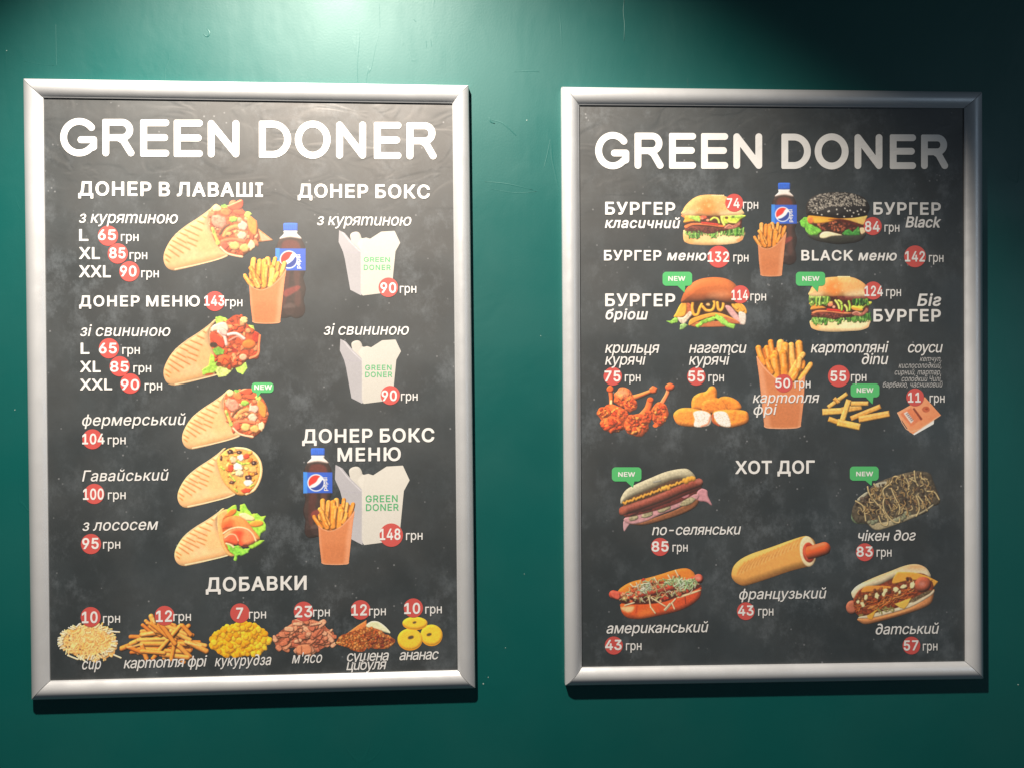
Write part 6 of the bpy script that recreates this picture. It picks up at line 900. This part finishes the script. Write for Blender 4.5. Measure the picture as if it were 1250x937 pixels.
P2 = [('74',887.1,254.2,902.9,12,896.2,247.9,11,906.9,925.6,255),('132',863.7,319.9,890,12.5,877.2,313.6,13.4,895.2,913.7,319.5),('114',892.9,366.4,913.1,12.3,903.9,359.5,11,916,935.2,367),
 ('75',737.9,465.5,757.5,13,748,459.2,11.2,762.7,781.9,465.5),('55',840.1,465.5,859.7,13,850,459.3,11.2,864.7,883.7,465.5),('50',946.3,473.3,964.6,11.8,956.7,467.7,11,969.9,989.4,473.3),('55',1013.8,465.1,1033,12.5,1024,459,13.3,1038.8,1057.6,465.1),
 ('11',1108.5,491,1123.9,12.1,1117.1,484.7,10.8,1134.8,1153.1,491),('84',1055.7,283,1073.9,12.7,1065.3,276.3,11,1079.7,1097.9,283),('142',1104.7,319.5,1129.1,12.7,1117.1,313.2,13.3,1133.9,1151.7,319.9),('124',1055.3,361.6,1077.8,12.5,1065.9,354.9,11,1081.6,1099.9,361.6),
 ('85',795.5,672.6,816.1,12.5,805.7,666.8,11,820.9,839.5,672.6),('83',1045.5,678.7,1065.3,12.2,1055.7,673.3,10.9,1070.1,1088.3,678.7),('43',738.7,792.8,758.9,12.5,749.3,787.2,11,764.1,783.1,792.8),('43',900.8,750.7,919.9,12.3,910.4,745.3,10.8,925.5,944.1,750.7),('57',1103.2,793.3,1121.1,12.3,1112.6,787.2,10.8,1126.5,1144.4,793.3)]
for b, LL, PP in ((0, L1, P1), (1, L2, P2)):
    sh = (S1, S2)[b]
    for nm, s, x0, yb, x1, cap, st in LL:
        up = {'box_lettering': 2, 'bubble_lettering': 6}.get(nm, 6)
        T(b, nm, s, x0, yb, x1, cap, st, up, {'box_lettering': DGREEN, 'small_lettering': DIM}.get(nm, WHITE))
    for q in PP:
        dot(sh, q[5], q[6], q[7]); T(b, 'price_number', q[0], q[1], q[2], q[3], q[4], 'N', 6); T(b, 'currency_lettering', 'грн', q[8], q[10], q[9], 11.3, 'R', 6)
for b, q in ((0,(307,466.6,334,479.2,314.6,484.4,312.5,319)),(1,(808.8,332,844.9,349.1,835.5,357,826,836.4)),(1,(971.5,332,1007.3,349.1,997.8,356,990,999.5)),(1,(1038.4,468,1073.5,484.7,1064.9,492.6,1056,1066)),(1,(746.9,569.8,783,587,772.4,594,763,774.5)),(1,(1037.4,568.8,1072.6,586.1,1063.6,591.8,1055,1064.5))):
    bubble((S1, S2)[b], *q)
for b, x, yb, yt, cap in ((0,366.6,328,311,5.2),(0,399.4,598.4,582,5.2),(1,967.2,271.6,255.9,4.6)):
    text((S1, S2)[b], 'bottle_lettering', 'pepsi', x, yb, x+(yb-yt), cap, 'G', 0, 1.6, WHITE, up=True)
for b in (0, 1):
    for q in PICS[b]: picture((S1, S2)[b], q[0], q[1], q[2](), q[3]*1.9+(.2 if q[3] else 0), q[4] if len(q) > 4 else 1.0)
bpy.context.view_layer.update()
# sheet print was projected from image pixels to world metres: cancel the parents' offset
for sh in (S1, S2):
    for o in sh.children: o.matrix_parent_inverse = sh.matrix_world.inverted()

# ------------------------------------------------------------------ small marks on the wall
def ridge(pts, w, hgt, name='paint_ridge', mat=None):
    P = [pixel_to_wall(u, v, 0.0) for u, v in pts]; V = []; F = []
    for i, p in enumerate(P):
        a, b = P[max(i-1, 0)], P[min(i+1, len(P)-1)]; d = (b-a)/np.linalg.norm(b-a); n = np.array([-d[2], 0, d[0]]); t = i/(len(P)-1); ww = w*(.25+.75*math.sin(math.pi*min(max(t, .02), .98)))
        V += [tuple(p+n*ww+np.array([0, .0002, 0])), tuple(p+np.array([0, -hgt, 0])), tuple(p-n*ww+np.array([0, .0002, 0]))]
    for i in range(len(P)-1): F += [(3*i, 3*i+1, 3*i+4, 3*i+3), (3*i+1, 3*i+2, 3*i+5, 3*i+4)]
    o = obj(name, V, F, mat or WALL, wall, smooth=True); return o
rr = random.Random(5)
for pts, w, h in [([(762,0),(761,14),(762.5,30),(761.5,50)],.0009,.0007),([(597,143),(599,149),(604,151)],.0013,.0009),([(600,147),(612,150),(622,158),(630,166)],.0016,.0005),([(592,222),(620,225),(650,232)],.0012,.0004),([(600,231),(630,236),(655,234)],.0010,.0003),([(252,35),(256,40),(253,45),(248,42)],.0015,.0008),([(520,50),(521,58)],.0011,.0007),([(526,49),(527,57)],.0011,.0007),([(68,30),(69,80)],.0010,.0003),([(30,75),(50,79),(66,80)],.0009,.0003),([(628,88),(645,87),(658,88)],.0011,.0004),([(505,24),(508,27)],.0013,.0006),([(672,170),(668,190),(664,205)],.0014,.0003),([(463,5),(464,34)],.0009,.0003),([(839,96),(840,106)],.0009,.0004)]:
    P = smooth_pts(pts, False, 4) if len(pts) > 2 else np.array(pts, float); ridge(P, w, h)
for x, y, r in [(590,834,.9),(596,826,.6),(617,790,.5),(643,147,.7),(8,62,.6),(1243,835,.7),(575,620,.5),(640,700,.5),(660,410,.5),(18,500,.6)]:
    t = np.arange(7)/7*math.tau; P = pixel_to_wall(x+r*np.cos(t)*(.7+.3*rr.random()), y+r*np.sin(t), -.0004)
    V = [tuple(p) for p in P]+[(p[0], .0002, p[2]) for p in P]; obj('paint_speck', V, [tuple(range(7))]+[(i, (i+1) % 7, 7+(i+1) % 7, 7+i) for i in range(7)], PLASTER, wall)
